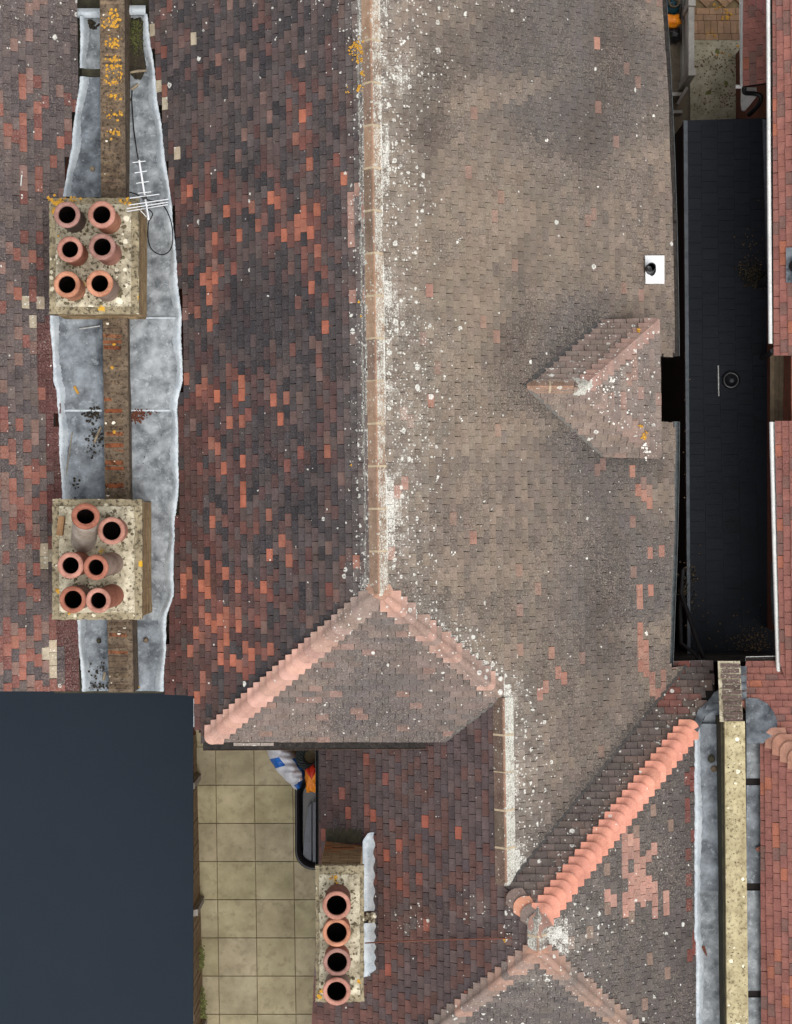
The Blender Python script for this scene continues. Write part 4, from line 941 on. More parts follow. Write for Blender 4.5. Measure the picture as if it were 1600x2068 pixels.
c2, _ = chimney(104, 286, 1008, 1252, 7.45, 5.85, 'large pale chimney with six terracotta pots, one leaning, at the lower left', [
    (173, 1041, .66, .150, .100, 'stone', 'red', (-.44, .16), 'cracked grey pot leaning over'), (225, 1072, .42, .148, .106, 'pink', 'pink'), (142, 1142, .66, .140, .094, 'red', 'pink', (.02, -.03)), (193, 1146, .78, .134, .090, 'grey', 'red', (.04, -.13), 'tall stained pot leaning left'), (147, 1211, .60, .144, .102, 'grey', 'red', (.02, -.02)), (198, 1213, .74, .134, .092, 'red', 'pink', (.05, -.11))],
    ('cap_dirty', 'flaunch_pale'), seed=2, courses_tint=tint_ch)
def tint_c3(t, r):
    if t < .45 and r.random() < .6: return mixc((1.25, .70, .48), (.95, .60, .46), r.random())
    k = r.uniform(.8, 1.1); return (k, k*.95, k*.88)
c3, _ = chimney(637, 735, 1750, 2026, 7.60, 4.9, 'tall narrow chimney with a row of four terracotta pots beside the patio', [
    (680, 1829, .60, .150, .113, 'brown', 'pink', (0, 0), 'dark brown pot at the upper end of the row'), (680, 1884, .44, .150, .114, 'red', 'orange', (-.02, 0)), (681, 1944, .44, .148, .112, 'red', 'rose', (0, .02)), (680, 2003, .50, .148, .110, 'grey', 'pink')],
    ('cap_dirty', 'flaunch_pale'), seed=3, inset=.05, courses_tint=tint_c3)
def lichen_on(e, spots, z, seed):
    r = random.Random(seed); mb = MB()
    for x, y, rad, n in spots:
        for i in range(n): blob(mb, S(x+r.gauss(0, rad), y+r.gauss(0, rad*.8), z), .006+.022*r.random()**2, .005, r, 10)
    tag(mb.build('lichen_growth', M['lichen_orange'], e), kind='stuff')
lichen_on(c1, [(106, 404, 4, 14), (125, 408, 7, 26), (112, 425, 5, 22), (150, 402, 6, 14), (250, 408, 5, 18), (251, 497, 4, 10), (241, 598, 3, 8), (126, 472, 5, 10), (217, 468, 5, 8)], 7.40, 1)
lichen_on(c2, [(246, 1220, 4, 12), (118, 1195, 4, 7), (142, 1236, 6, 5)], 7.43, 2)
lichen_on(c3, [(676, 1776, 6, 12), (650, 2003, 3, 12), (722, 1984, 2, 6), (648, 2014, 2, 5)], 7.61, 3)
mb = MB(); p_ = S(123, 1062, 7.52); mb.box(p_, (.075, .24, .10), -.12, tint=(.75, .6, .52, 1)); mb.build('broken_brick', M['chim_brick'], c2)
# flashing of the third chimney
z3 = lambda px_, py_: on(px_, py_, PW, .06)
mb = MB(); rows = []
for i in range(30):
    t = i/29; py = 1680+(1838-1680)*t; xo = 756+2*math.sin(py*.2); xi = 733+ (10*max(0, 1-(py-1680)/14)); rows.append([z3(xi, py)+np.array([0, 0, .10]), z3(xi+4, py)+np.array([0, 0, .03]), z3((xi+xo)/2, py)+np.array([0, 0, .008*math.sin(py*.13)]), z3(xo, py)])
mb.grid(rows); mb.build('lead_flashing', M['lead_white'], c3)
mb = MB(); rows = []
for i in range(26):
    t = i/25; py = 1862+(1970-1862)*t; xo = 758+2*math.sin(py*.3)-(14*max(0, (py-1958)/12)); rows.append([z3(733, py)+np.array([0, 0, .10]), z3(738, py)+np.array([0, 0, .03]), z3(748, py)+np.array([0, 0, .012*math.sin(py*.21)]), z3(xo, py)])
mb.grid(rows); mb.build('lead_flashing', M['lead_white'], c3)
mb = MB(); r = random.Random(3)
for i in range(14): blob(mb, z3(748+r.uniform(-10, 8), 1850+r.uniform(-9, 9)), r.uniform(.02, .045), r.uniform(.02, .05), r)
tag(mb.build('mortar_lump', M['flaunch'], c3), kind='stuff')
mb = MB(); rows = [[on(x, y, PW, .04+.05*max(0, (y-1676)/20)+.01*math.sin(x*.4)) for x in range(658, 732, 6)] for y in (1672, 1682, 1692, 1700)]
mb.grid(rows, flip=True); mb.build('mortar_fillet', M['moss_strip'], c3)
# tie rod
mb = MB(); a = on(738, 1895, PW, .32); b = on(1032, 1892, PW, .10); mb.tube([a+(b-a)*t/10-np.array([0, 0, .05*math.sin(math.pi*t/10)]) for t in range(11)], .009, 8)
tag(mb.build('tie_rod', M['rust']), 'thin rusty tie rod running from the four-pot chimney across the dark slope', 'rod')

# ------------------------------------------------------------------ television aerial
ae = empty('television_aerial', S(296, 425, 7.35), 'white television aerial with thin rods above the lead gutter beside the upper chimney', 'aerial')
za = 7.85
boom = [S(281, 323, za), S(291, 385, za), S(300, 440, za)]
mb = MB(); mb.tube(boom, .012, 8); mb.build('boom', M['alu'], ae)
for (xa, ya, xb, yb_) in ((268, 328, 294, 325), (272, 349, 297, 345), (275, 370, 301, 366), (279, 390, 305, 387)):
    mb = MB(); mb.tube([S(xa, ya, za+.01), S(xb, yb_, za+.01)], .006, 6); mb.build('director_rod', M['alu'], ae)
for (xa, ya, xb, yb_, dz) in ((262, 400, 322, 392, .03), (260, 414, 340, 402, .10), (256, 421, 340, 408, .0), (256, 427, 339, 413, -.08)):
    mb = MB(); mb.tube([S(xa, ya, za+dz), S(xb, yb_, za+dz)], .0065, 6); mb.build('reflector_rod', M['alu'], ae)
mb = MB(); mb.box(S(292, 399, za+.01), (.06, .045, .05), .2); mb.build('junction_box', M['gutter_black'], ae)
mb = MB(); mb.tube([S(300, 442, za-.01), S(296, 430, 7.3), S(292, 425, 6.9)], .015, 8); mb.tube([S(284, 425, za-.02), S(296, 438, za-.02)], .006, 6); mb.build('mast', M['alu'], ae)
mb = MB()
mb.tube([S(267, 182, sole(180)+.02), S(266, 200, sole(200)+.03), S(270, 260, sole(260)+.02), S(277, 310, sole(310)+.04), S(284, 345, 6.8), S(290, 380, 7.6), S(292, 398, za)], .008, 7)
loop = [S(262, 388, 7.45), S(275, 392, 7.6), S(292, 402, za-.03), S(318, 408, 7.5), S(334, 420, 7.0), S(346, 450, 6.5), S(349, 485, 6.4), S(342, 507, 6.35), S(325, 514, 6.33), S(306, 503, 6.33), S(299, 480, 6.4), S(300, 450, 7.0), S(305, 440, 7.6), S(308, 430, za-.02), S(296, 420, za-.04)]
from mathutils.geometry import interpolate_bezier
def smooth_path(pts, n=6):
    out = []
    for i in range(len(pts)-1):
        p0 = pts[max(i-1, 0)]; p1 = pts[i]; p2 = pts[i+1]; p3 = pts[min(i+2, len(pts)-1)]
        for k in range(n):
            t = k/n; out.append(.5*((2*p1)+(-p0+p2)*t+(2*p0-5*p1+4*p2-p3)*t*t+(-p0+3*p1-3*p2+p3)*t**3))
    out.append(pts[-1]); return out
mb.tube(smooth_path(loop), .0075, 7)
tag(mb.build('aerial_cable', M['cable']), 'loose black aerial cable looping over the lead gutter by the upper chimney', 'cable')

# ------------------------------------------------------------------ debris in the west gutters
r = random.Random(21)
mb = MB(); rows = []
for i in range(26):
    t = i/25; py = 36+(160-36)*t; half = 20-(6*t if t > .8 else 0)-(8*(t-.9)*10 if t > .9 else 0); cxp = 274+4*math.sin(py*.05)
    rows.append([S(cxp+half*(j/8-1)*1.0 if True else 0, py+r.uniform(-2, 2), sole(py)+(.0 if j in (0, 16) or i in (0, 25) else .05+.02*r.random())) for j in range(17)])
mb.grid(rows, flip=True); so_ = mb.build('moss_patch', M['soil'])
tag(so_, 'bank of dark mossy soil filling the top of the right lead gutter', 'moss')
gm = MB()
for i in range(500):
    p = S(274+r.gauss(0, 8), r.uniform(40, 150), sole(90)+.06); a = r.uniform(0, 6.28); l = r.uniform(.02, .05); d_ = np.array([math.cos(a)*l, math.sin(a)*l, .02]); s_ = np.array([-math.sin(a), math.cos(a), 0])*.004
    gm.add([p-s_, p+s_, p+d_], [(0, 1, 2)])
M['grass'] = rough_mat('gutter_grass', (104, 108, 58), (74, 78, 44), 20, bump=0)
tag(gm.build('grass', M['grass'], so_), kind='stuff')
mb = MB()
for i in range(40): blob(mb, S(185+r.gauss(0, 8), 42+abs(r.gauss(0, 7)), sole(45)+.01), r.uniform(.01, .03), .03, r)
tag(mb.build('moss_patch', M['soil']), 'small dark moss clump below the white lead saddle at the top of the left gutter', 'moss', kind='stuff')
def piece(pts, rad, mat, name, label, cat, group=None):
    mb = MB(); mb.tube(pts, rad, 7); return tag(mb.build(name, M[mat]), label, cat, group)
zg = lambda py, o=.03: sole(py)+o
piece([S(263, 146, zg(146, .06)), S(280, 143, zg(143, .08)), S(297, 142, zg(142, .07))], [.016, .02, .014], 'stick', 'stick', 'rotten grey stick lying across the mossy soil', 'stick')
piece([S(265, 180, zg(180)), S(274, 174, zg(174)), S(280, 169, zg(169))], [.02, .022, .012], 'stick', 'stick', 'short pale broken stick at the end of the aerial cable', 'stick')
piece([S(150, 780, zg(780)), S(158, 795, zg(795))], [.02, .018], 'leaf_yellow', 'stick', 'pale yellow chip of wood on the lead below the upper chimney', 'stick')
piece([S(146, 873, zg(873)), S(138, 930, zg(930)), S(130, 980, zg(980, .06))], .006, 'stick', 'twig', 'long thin twig lying along the left lead gutter', 'twig')
piece([S(204, 862, zg(862)), S(198, 876, zg(876)), S(190, 895, zg(895))], [.016, .018, .02], 'stick', 'stick', 'bent grey stick against the party wall in the left gutter', 'stick')
piece([S(212, 1358, zg(1358)), S(209, 1374, zg(1374))], [.02, .02], 'stick', 'stick', 'grey chip of wood in the left gutter below the lower chimney', 'stick')
piece([S(160, 664, zg(664, .05)), S(182, 661, zg(661, .05)), S(202, 658, zg(658, .05))], .010, 'pale', 'stick', 'pale splintered stick lying under the upper chimney', 'stick')
piece([S(272, 1378, zg(1378)), S(283, 1390, zg(1390))], .007, 'leaf_yellow', 'straw', 'thin yellow straw at the lower end of the right lead gutter', 'straw')
piece([S(42, 375, on(42, 375, PI)[2]+.05), S(44, 353, on(44, 353, PI)[2]+.05)], .009, 'gutter_white', 'plastic_strip', 'small white strip lying on the left house tiles', 'strip')
def stone(px_, py_, z, rad, mat, label, name='stone', cat='stone'):
    rr = random.Random(int(px_*7+py_)); m = MB(); n = 8; rings = []
    for q, (h, k) in enumerate(((0, .9), (.45, 1.0), (.8, .65))): rings.append([S(px_, py_, z)+np.array([rad*k*rr.uniform(.75, 1.2)*math.cos(i*2*math.pi/n), rad*k*rr.uniform(.75, 1.2)*math.sin(i*2*math.pi/n), rad*h]) for i in range(n)])
    for a, b in zip(rings[:-1], rings[1:]): m.add(a+b, [(i, (i+1) % n, (i+1) % n+n, i+n) for i in range(n)])
    m.add(rings[-1], [list(range(n))]); return tag(m.build(name, M[mat]), label, cat)
stone(187, 341, zg(341, 0), .035, 'stick', 'brown stone in the left lead gutter above the upper chimney')
stone(260, 202, zg(202, 0), .032, 'moss_strip', 'grey-green stone beside the aerial cable')
stone(295, 1293, zg(1293, 0), .04, 'coping_mortar', 'mossy mortar lump in the lower right lead gutter')
stone(200, 1295, zg(1295, 0), .035, 'moss_strip', 'moss lump in the left gutter below the lower chimney')
def scatter(name, label, cat, spots, z_of, mat, size=(.006, .02), h=.008, seed=0):
    rr = random.Random(seed); m = MB()
    for (x, y, sx, sy, n) in spots:
        for i in range(n):
            px_, py_ = x+rr.gauss(0, sx), y+rr.gauss(0, sy); blob(m, S(px_, py_, z_of(px_, py_)), rr.uniform(*size), h*rr.uniform(.5, 2), rr, 6)
    return tag(m.build(name, M[mat]), label, cat, kind='stuff')
scatter('moss_debris', 'dark moss crumbs scattered in the left lead gutter', 'debris', [(188, 835, 10, 6, 60), (182, 865, 6, 14, 26), (198, 885, 6, 9, 50), (184, 905, 8, 8, 18), (148, 985, 6, 12, 14), (200, 1350, 10, 12, 30), (200, 1385, 12, 5, 40)], lambda x, y: zg(y, .022), 'soil', seed=1)
scatter('leaf_debris', 'brown crumbled leaves at the lead joint right of the party wall', 'debris', [(272, 838, 9, 6, 46), (278, 848, 8, 6, 24), (296, 833, 10, 3, 18)], lambda x, y: zg(y, .03), 'leaf', (.008, .022), seed=2)
scatter('grit', 'pale and dark grit on the right lead gutter', 'debris', [(300, 700, 22, 60, 30), (305, 920, 22, 50, 30), (285, 290, 14, 70, 20)], lambda x, y: zg(y, .02), 'soil', (.003, .008), .003, seed=3)

# ------------------------------------------------------------------ south-east parapet and its lead gutters
par = empty('parapet_wall', S(1484, 1750, 4.6), 'right parapet wall with pitted khaki concrete coping and old brick end', 'wall')
zc = 5.98
def cop_l(py): return lerp_list(py, [(1340, 1452), (1460, 1464), (2160, 1469)])
def cop_r(py): return lerp_list(py, [(1340, 1493), (1460, 1505), (2160, 1513)])
mb = MB(); rows = []; r = random.Random(4)
for i in range(90):
    py = 1457+(2160-1457)*i/89; a, b = cop_l(py), cop_r(py); rows.append([S(a+(b-a)*j/7, py, zc+(.0 if j in (0, 7) else .012)+r.uniform(-.003, .003)) for j in range(8)])
mb.grid(rows, flip=True)
L0 = [q[0] for q in rows]; L1 = [q[-1] for q in rows]
for Ld, fl_ in ((L0, False), (L1, True)): mb.grid([[p, p-np.array([0, 0, .09])] for p in Ld], flip=fl_, smooth=False)
mb.add([rows[0][0], rows[0][-1], rows[0][-1]-np.array([0, 0, .09]), rows[0][0]-np.array([0, 0, .09])], [(0, 1, 2, 3)])
cp = mb.build('coping', M['coping'], par)
mb = MB()
for i in range(150):
    py = r.uniform(1475, 2068); a, b = cop_l(py), cop_r(py); blob(mb, S(r.uniform(a+4, b-4), py, zc+.010), r.uniform(.004, .013), .003, r, 6)
tag(mb.build('pit_mark', M['coping_pit'], cp), kind='stuff')
mb = MB(); mb.slab([S(1464, 2160, zc-.09), S(1504, 2160, zc-.09), S(1495, 1452, zc-.09), S(1456, 1452, zc-.09)], 1.6); mb.build('wall_core', M['moss_strip'], par)
# brick end: sloping courses of brick on edge with pale mortar
nb = 11
M['brick_dark'] = rough_mat('sooty_brick', (104, 86, 80), (76, 64, 60), 14, (206, 196, 180), 40, .57, .9, use_tint=True, bump=.7)
for i in range(nb):
    t = i/nb; py = 1338+118*t+3; zz = 5.70+.25*t; cxp = lerp_list(py, [(1338, 1474), (1456, 1481)]); p = S(cxp, py+3, zz)
    mb = MB(); rr = random.Random(i); mb.box((0, 0, 0), (.245+rr.uniform(-.02, .02), .052, .10), tint=(rr.uniform(.7, 1.05),)*3+(1,)); o = mb.build('brick', M['brick_dark'], par); o.matrix_basis = Matrix.Translation(Vector(p)) @ Matrix.Rotation(rr.uniform(-.03, .03), 4, 'Z')
mb = MB(); mb.prism([S(1454, 1458, 5.96), S(1501, 1458, 5.96), S(1495, 1335, 5.72), S(1450, 1335, 5.72)], [S(1454, 1458, 4.6), S(1501, 1458, 4.6), S(1495, 1335, 4.6), S(1450, 1335, 4.6)])
mb.build('mortar_bed', M['flaunch_pale'], par)

ge = empty('valley_gutter', S(1428, 1750, 5.3), 'grey lead-lined gutter with white left edge between orange hip and parapet', 'gutter')
def lead_se(y0, y1, dz, seed):
    r = random.Random(seed); rows = []; edge = []; n = max(3, int((y1-y0)/8))
    for i in range(n+1):
        py = y0+(y1-y0)*i/n; el = 1403+(3 if py > 1900 else 0)+r.uniform(-.8, .8); q2 = on(el, py, PE, .066); zs_ = q2[2]-.10+dz; q1 = S(el+13+r.uniform(-.8, .8)+2*math.sin(py*.02), py, zs_); xw = S(lerp_list(py, [(1400, 1455), (2160, 1461)]), py, zs_)
        row = [q1*(1-k/6)+xw*(k/6)+np.array([0, 0, .006*snoise(k*1.1+seed, py*.05, seed)]) for k in range(7)]+[xw+np.array([.03, 0, .30])]
        rows.append(row); edge.append([on(el-1.2, py, PE, .040), q2, (q2+q1)/2+np.array([0, 0, .016+.004*math.sin(py)]), row[0]])
    mb = MB(); mb.grid(rows, flip=True); sh = mb.build('lead_sheet', M['lead_blue' if seed % 2 else 'lead'], ge)
    me = MB(); me.grid(edge, flip=True); me.build('dressed_edge', M['lead_white'], sh)
lead_se(1462, 1800, .02, 1); lead_se(1798, 2160, -.01, 2)
# flared top of the sheet dressed over the north slope
fan = [(1450, 1392), (1441, 1398), (1434, 1408), (1424, 1420), (1408, 1434), (1398, 1470), (1408, 1478), (1422, 1446), (1436, 1436), (1452, 1430)]
mb = MB(); top = [on(x, y, PN, .075+.012*math.sin(x*.3)) for x, y in fan]; mb.slab(top[::-1] if area([(p[0], p[1]) for p in top]) < 0 else top, .006); mb.build('lead_apron', M['lead_blue'], ge)
mb = MB(); zz_ = on(1408, 1470, PE)[2]-.075; mb.slab([S(1412, 1470, zz_), S(1457, 1470, zz_), S(1455, 1420, zz_+.05), S(1428, 1424, zz_+.05)], .01); mb.build('lead_sheet', M['lead_blue'], ge)
ge2 = empty('valley_gutter', S(1524, 1750, 5.3), 'pale grey lead gutter with dark gaps between parapet coping and red tiles', 'gutter')
zz5 = 5.42
for i, (y0, y1) in enumerate(((1440, 1572), (1586, 1784), (1799, 2001), (2015, 2170))):
    rows = []; r = random.Random(i); n = int((y1-y0)/8)
    for q in range(n+1):
        py = y0+(y1-y0)*q/n; rows.append([S(1508+k*5.6, py, zz5+.02*i*0+.006*snoise(k+i, py*.06, i)+(.03 if k == 6 else 0)) for k in range(7)])
    mb = MB(); mb.grid(rows, flip=True); mb.build('lead_sheet', M['lead' if i != 1 else 'lead_blue'], ge2)
mb = MB(); mb.slab([S(1500, 2170, zz5-.03), S(1545, 2170, zz5-.03), S(1545, 1440, zz5-.03), S(1500, 1440, zz5-.03)], .05); mb.build('gutter_board', M['underlay'], ge2)
lobe = [(1504, 1410), (1512, 1408), (1530, 1410), (1548, 1420), (1560, 1435), (1568, 1455), (1568, 1480), (1555, 1488), (1546, 1492), (1540, 1500), (1506, 1500)]
cx_, cy_ = 1528, 1452; rings = []
for k in (0, .35, .7, 1.0): rings.append([on(cx_+(x-cx_)*k, cy_+(y-cy_)*k, PRN, .08+.015*math.sin(3*math.atan2(y-cy_, x-cx_)+k*3)*(k)) for x, y in lobe+[lobe[0]]])
mb = MB(); mb.grid(rings, flip=True); mb.build('lead_apron', M['lead_blue'], ge2)
for i, y in enumerate((1345, 1362, 1378, 1396)):
    mb = MB(); rows = [[on(x, yy, PRN, .045+.02*(1-(yy-y)/17)) for x in (1494, 1500, 1507)] for yy in (y, y+8, y+16)]; mb.grid(rows, flip=True); mb.build('soaker', M['lead_blue'], ge2)
stone(1437, 1533, 5.5, .055, 'moss_strip', 'larger greenish broken tile lump in the right lead gutter', 'rubble', 'rubble')
stone(1442, 1553, 5.5, .048, 'coping_mortar', 'rounded pale mortar lump just below the greenish one in the right gutter', 'rubble', 'rubble')
def shard(pts, z, mat, label):
    m = MB(); q = [S(x, y, z) for x, y in pts]
    if area([(p[0], p[1]) for p in q]) < 0: q = q[::-1]
    m.slab(q, .014); return tag(m.build('tile_shard', M[mat]), label, 'shard')
shard([(1416, 1911), (1424, 1911), (1429, 1932), (1426, 1930)], 5.50, 'leaf', 'pointed brown tile shard on the lead left of the coping')
shard([(1526, 1714), (1540, 1706), (1540, 1720), (1530, 1720)], 5.50, 'bag_red_dull' if 'bag_red_dull' in M else 'rust', 'broken red tile shard on the lead right of the coping')

# ------------------------------------------------------------------ alley: flat felt roof
fz = 2.92
ext = empty('flat_roof_extension', S(1470, 780, 0), 'long black felt flat roof in the dark alley between the houses', 'flat roof')
def fl_l(py): return lerp_list(py, [(240, 1384), (700, 1386), (1000, 1390), (1330, 1390)])
def fl_r(py): return lerp_list(py, [(240, 1548), (700, 1552), (1330, 1576)])
mb = MB(); mb.slab([S(fl_l(1326), 1326, fz-.01), S(fl_r(1326)+10, 1326, fz-.01), S(fl_r(240), 238, fz-.01), S(fl_l(240), 243, fz-.01)], fz-.02); mb.build('wall', M['felt'], ext)
ncol = 5; rowh = 22.5; j = 0; py = 243.0
while py < 1322:
    for i in range(ncol):
        r = random.Random(j*17+i); o1 = (11.2 if i % 2 else 0); ya = py+o1; yb2 = min(ya+rowh, 1324)
        if yb2-ya < 3: continue
        def X(f, y): return fl_l(y)+(fl_r(y)-fl_l(y))*f
        g_ = .006; q = [S(X((i+g_)/ncol, yb2-.4), yb2-.4, fz), S(X((i+1-g_)/ncol, yb2-.4), yb2-.4, fz), S(X((i+1-g_)/ncol, ya+.4), ya+.4, fz+.004), S(X((i+g_)/ncol, ya+.4), ya+.4, fz+.004)]
        k = r.uniform(.9, 1.1); mb = MB(); mb.slab(q, .009, tint=(k, k, k, 1)); mb.build('felt_sheet', M['felt'], ext)
    py += rowh; j += 1
mb = MB(); mb.slab([S(fl_l(1326)-1, 1326, fz+.05), S(fl_l(1326)+5, 1326, fz+.05), S(fl_l(243)+5, 243, fz+.05), S(fl_l(243)-3, 243, fz+.05)], .12); mb.build('edge_trim', M['felt_edge'], ext)
mb = MB(); mb.slab([S(fl_r(1000)-2, 1000, fz+.06), S(fl_r(1000)+6, 1000, fz+.06), S(fl_r(243)+4, 243, fz+.06), S(fl_r(243)-7, 240, fz+.06)], .09); mb.build('edge_trim', M['felt_edge'], ext)
ring = empty('roof_outlet', S(1476, 768, fz), 'round black outlet with a raised rim on the dark flat roof', 'outlet')
mb = MB(); mb.lathe([(.13, .0), (.13, .05), (.11, .07), (.085, .06), (.08, .01), (.001, .01)], Matrix.Translation(Vector(S(1476, 768, fz))), 24); mb.build('outlet_rim', M['plastic_black'], ring)
mb = MB(); mb.lathe([(.03, .01), (.03, .09), (.001, .1)], Matrix.Translation(Vector(S(1477, 769, fz))), 12); mb.build('outlet_plug', M['gutter_dark'], ring)
piece([S(1451, 738, fz+.02), S(1452, 800, fz+.02)], .010, 'pale', 'rod', 'thin pale rod lying on the dark flat roof beside the round outlet', 'rod')
scatter('leaf_litter', 'pale leaf litter scattered over the dark flat roof', 'litter', [(1512, 480, 14, 26, 26), (1515, 535, 16, 22, 60), (1525, 1295, 18, 16, 170), (1500, 1300, 26, 14, 80), (1395, 1200, 12, 40, 60), (1480, 1240, 40, 40, 18), (1386, 800, 3, 200, 40)], lambda x, y: fz+.02, 'leaf_dull', (.004, .013), .005, seed=9)
scatter('leaf_litter', 'dark clump of wet leaves by the downpipe on the flat roof', 'litter', [(1520, 555, 14, 12, 80), (1534, 570, 8, 8, 40), (1385, 1180, 8, 30, 60)], lambda x, y: fz+.02, 'soil', (.01, .03), .02, seed=10)
mb = MB(); mb.slab([S(1562, 1262, 3.6), S(1573, 1262, 3.6), S(1572, 1135, 3.6), S(1566, 1130, 3.6), S(1559, 1136, 3.6), S(1558, 1200, 3.6)], .05); tag(mb.build('grey_board', M['felt_edge']), 'long rounded grey board under the white gutter beside the flat roof', 'board')
mb = MB(); mb.tube([S(1563, 550, 4.9), S(1558, 555, 4.5), S(1545, 566, 3.4), S(1536, 574, 3.0)], .05, 10); mb.build('downpipe', M['gutter_black'], right_house)
mb = MB(); mb.tube([S(1412, 1338, 4.75), S(1404, 1320, 4.4), S(1376, 1300, 4.2), S(1374, 1230, 3.4), S(1380, 1150, 3.2)], .028, 8); mb.build('downpipe', M['gutter_black'], house)
mb = MB(); mb.tube([S(1424, 1336, 4.75), S(1414, 1310, 4.2), S(1378, 1204, 3.4)], .032, 8); mb.build('downpipe', M['gutter_black'], house)
mb = MB(); mb.slab([S(1357, 1338, 3.4), S(1560, 1336, 3.4), S(1562, 1322, 3.4), S(1357, 1325, 3.4)], 3.3); mb.build('wall', M['silt'], ext)
# timber boards of the right dormer recess
for i in range(8):
    mb = MB(); x0 = 1556+i*9.2; k = random.Random(i).uniform(.8, 1.1); mb.slab([S(x0, 852, 4.2), S(x0+8.8, 852, 4.2), S(x0+8.8, 716, 4.25), S(x0, 716, 4.25)], .03, tint=(k, k, k, 1)); mb.build('timber_board', M['timber'], right_house)
mb = MB(); mb.tube([S(1562, 708, 4.9), S(1553, 716, 4.0), S(1540, 722, 3.1)], .04, 8); mb.build('downpipe', M['gutter_black'], right_house)

# ------------------------------------------------------------------ top-right yard
yd = MB(); yd.slab([S(1395, 262, .06), S(1520, 262, .06), S(1520, 80, .06), S(1393, 80, .06)], .05); tag(yd.build('yard_path', M['concrete_moss']), kind='structure')
pv = MB(); pv.slab([S(1388, 80, .02), S(1520, 80, .02), S(1520, -90, .02), S(1388, -90, .02)], .018); pave = tag(pv.build('pavement', M['sand_joint']), kind='structure')
def paver(x0, x1, y0, y1, seed, rot=0.0):
    r = random.Random(seed); a = S((x0+x1)/2, (y0+y1)/2, .05); w = (x1-x0)*(H-.05)/F-.006; h = (y1-y0)*(H-.05)/F-.006; k = r.uniform(.78, 1.12)
    m = MB(); m.box((0, 0, 0), (w, h, .05), tint=(k, k*r.uniform(.95, 1.0), k*r.uniform(.9, 1.0), 1)); o = m.build('paver', M['paver'], pave); o.matrix_local = Matrix.Translation(Vector(a)) @ Matrix.Rotation(rot, 4, 'Z')
sd = 0
for (y0, y1, w, o) in ((68, 81, 26.5, 4), (42, 68, 13.2, 2), (29, 42, 26.5, 0), (16, 29, 26.5, 12)):
    x = 1394-w+o
    while x < 1502: paver(x, x+w, y0, y1, sd); sd += 1; x += w
def herring():
    global sd
    c45 = math.cos(math.pi/4); u = 13.2
    for a in range(-14, 15, 2):
        for b in range(-14, 15, 2):
            for k in (0, 1):
                if ((a+b)//2) % 2: lx, ly, w_, h_ = (a+1)*u, (b+.5+k)*u, 2*u, u
                else: lx, ly, w_, h_ = (a+.5+k)*u, (b+1)*u, u, 2*u
                X_ = 1446+(lx-ly)*c45; Y_ = -40+(lx+ly)*c45
                if 1398 < X_ < 1508 and -90 < Y_ < 8: paver(X_-w_/2, X_+w_/2, Y_-h_/2, Y_+h_/2, sd, -math.pi/4); sd += 1
herring()
scatter('fallen_leaf', 'yellow fallen leaves on the brown paving at the top right', 'leaf', [(1468, 33, 5, 7, 14), (1434, 68, 4, 3, 6), (1452, 12, 12, 5, 6), (1462, 105, 20, 6, 5)], lambda x, y: .085, 'leaf_yellow', (.01, .025), .006, seed=4)
scatter('leaf_litter', 'dead brown leaves trodden into the mossy concrete path', 'litter', [(1462, 130, 20, 20, 90), (1430, 130, 20, 14, 40), (1470, 200, 14, 20, 60), (1430, 200, 20, 14, 40)], lambda x, y: .062, 'leaf_dull', (.006, .018), .003, seed=5)
fence = empty('concrete_fence', S(1385, 80, 0), 'grey concrete panel fence between the brown paving and the bags', 'fence')
fx = S(1377, 60, 0)[0]
for (ya, yb2) in ((-90, 40), (40, 175)):
    a = S(1377, ya, 0)[1]; b = S(1377, yb2, 0)[1]
    for k in range(4):
        mb = MB(); mb.box((fx+.02*(k % 2), (a+b)/2, .15+.27*k), (.05, abs(a-b)-.02, .262)); mb.build('fence_panel', M['fence_grey'], fence)
for ya in (-60, 40, 176):
    mb = MB(); p = S(1377, ya, 0); mb.box((fx, p[1], .6), (.11, .11, 1.2)); mb.build('fence_post', M['fence_grey'], fence)
mb = MB(); mb.box((fx, (S(1377, -90, 0)[1]+S(1377, 175, 0)[1])/2, 1.115), (.09, S(1377, -90, 0)[1]-S(1377, 175, 0)[1], .03)); mb.build('top_rail', M['fence_grey'], fence)
gt = MB(); gt.prism([S(1366, 209, .62), S(1371, 211, .62), S(1391, 178, 1.0), S(1386, 174, 1.0)], [S(1366, 209, .0), S(1371, 211, .0), S(1391, 178, .0), S(1386, 174, .0)]); tag(gt.build('concrete_board', M['fence_grey']), 'tilted grey concrete board at the end of the panel fence', 'board')
for i, y in enumerate((189, 225)):
    mb = MB(); p = S(1356, y, .25*(2-i)); mb.box((p[0], p[1], .12*(2-i)), (.36, .05, .24*(2-i))); tag(mb.build('step_edge', M['fence_grey']), ['upper of the two pale step edges in the side passage', 'lower of the two pale step edges in the side passage'][i], 'step')
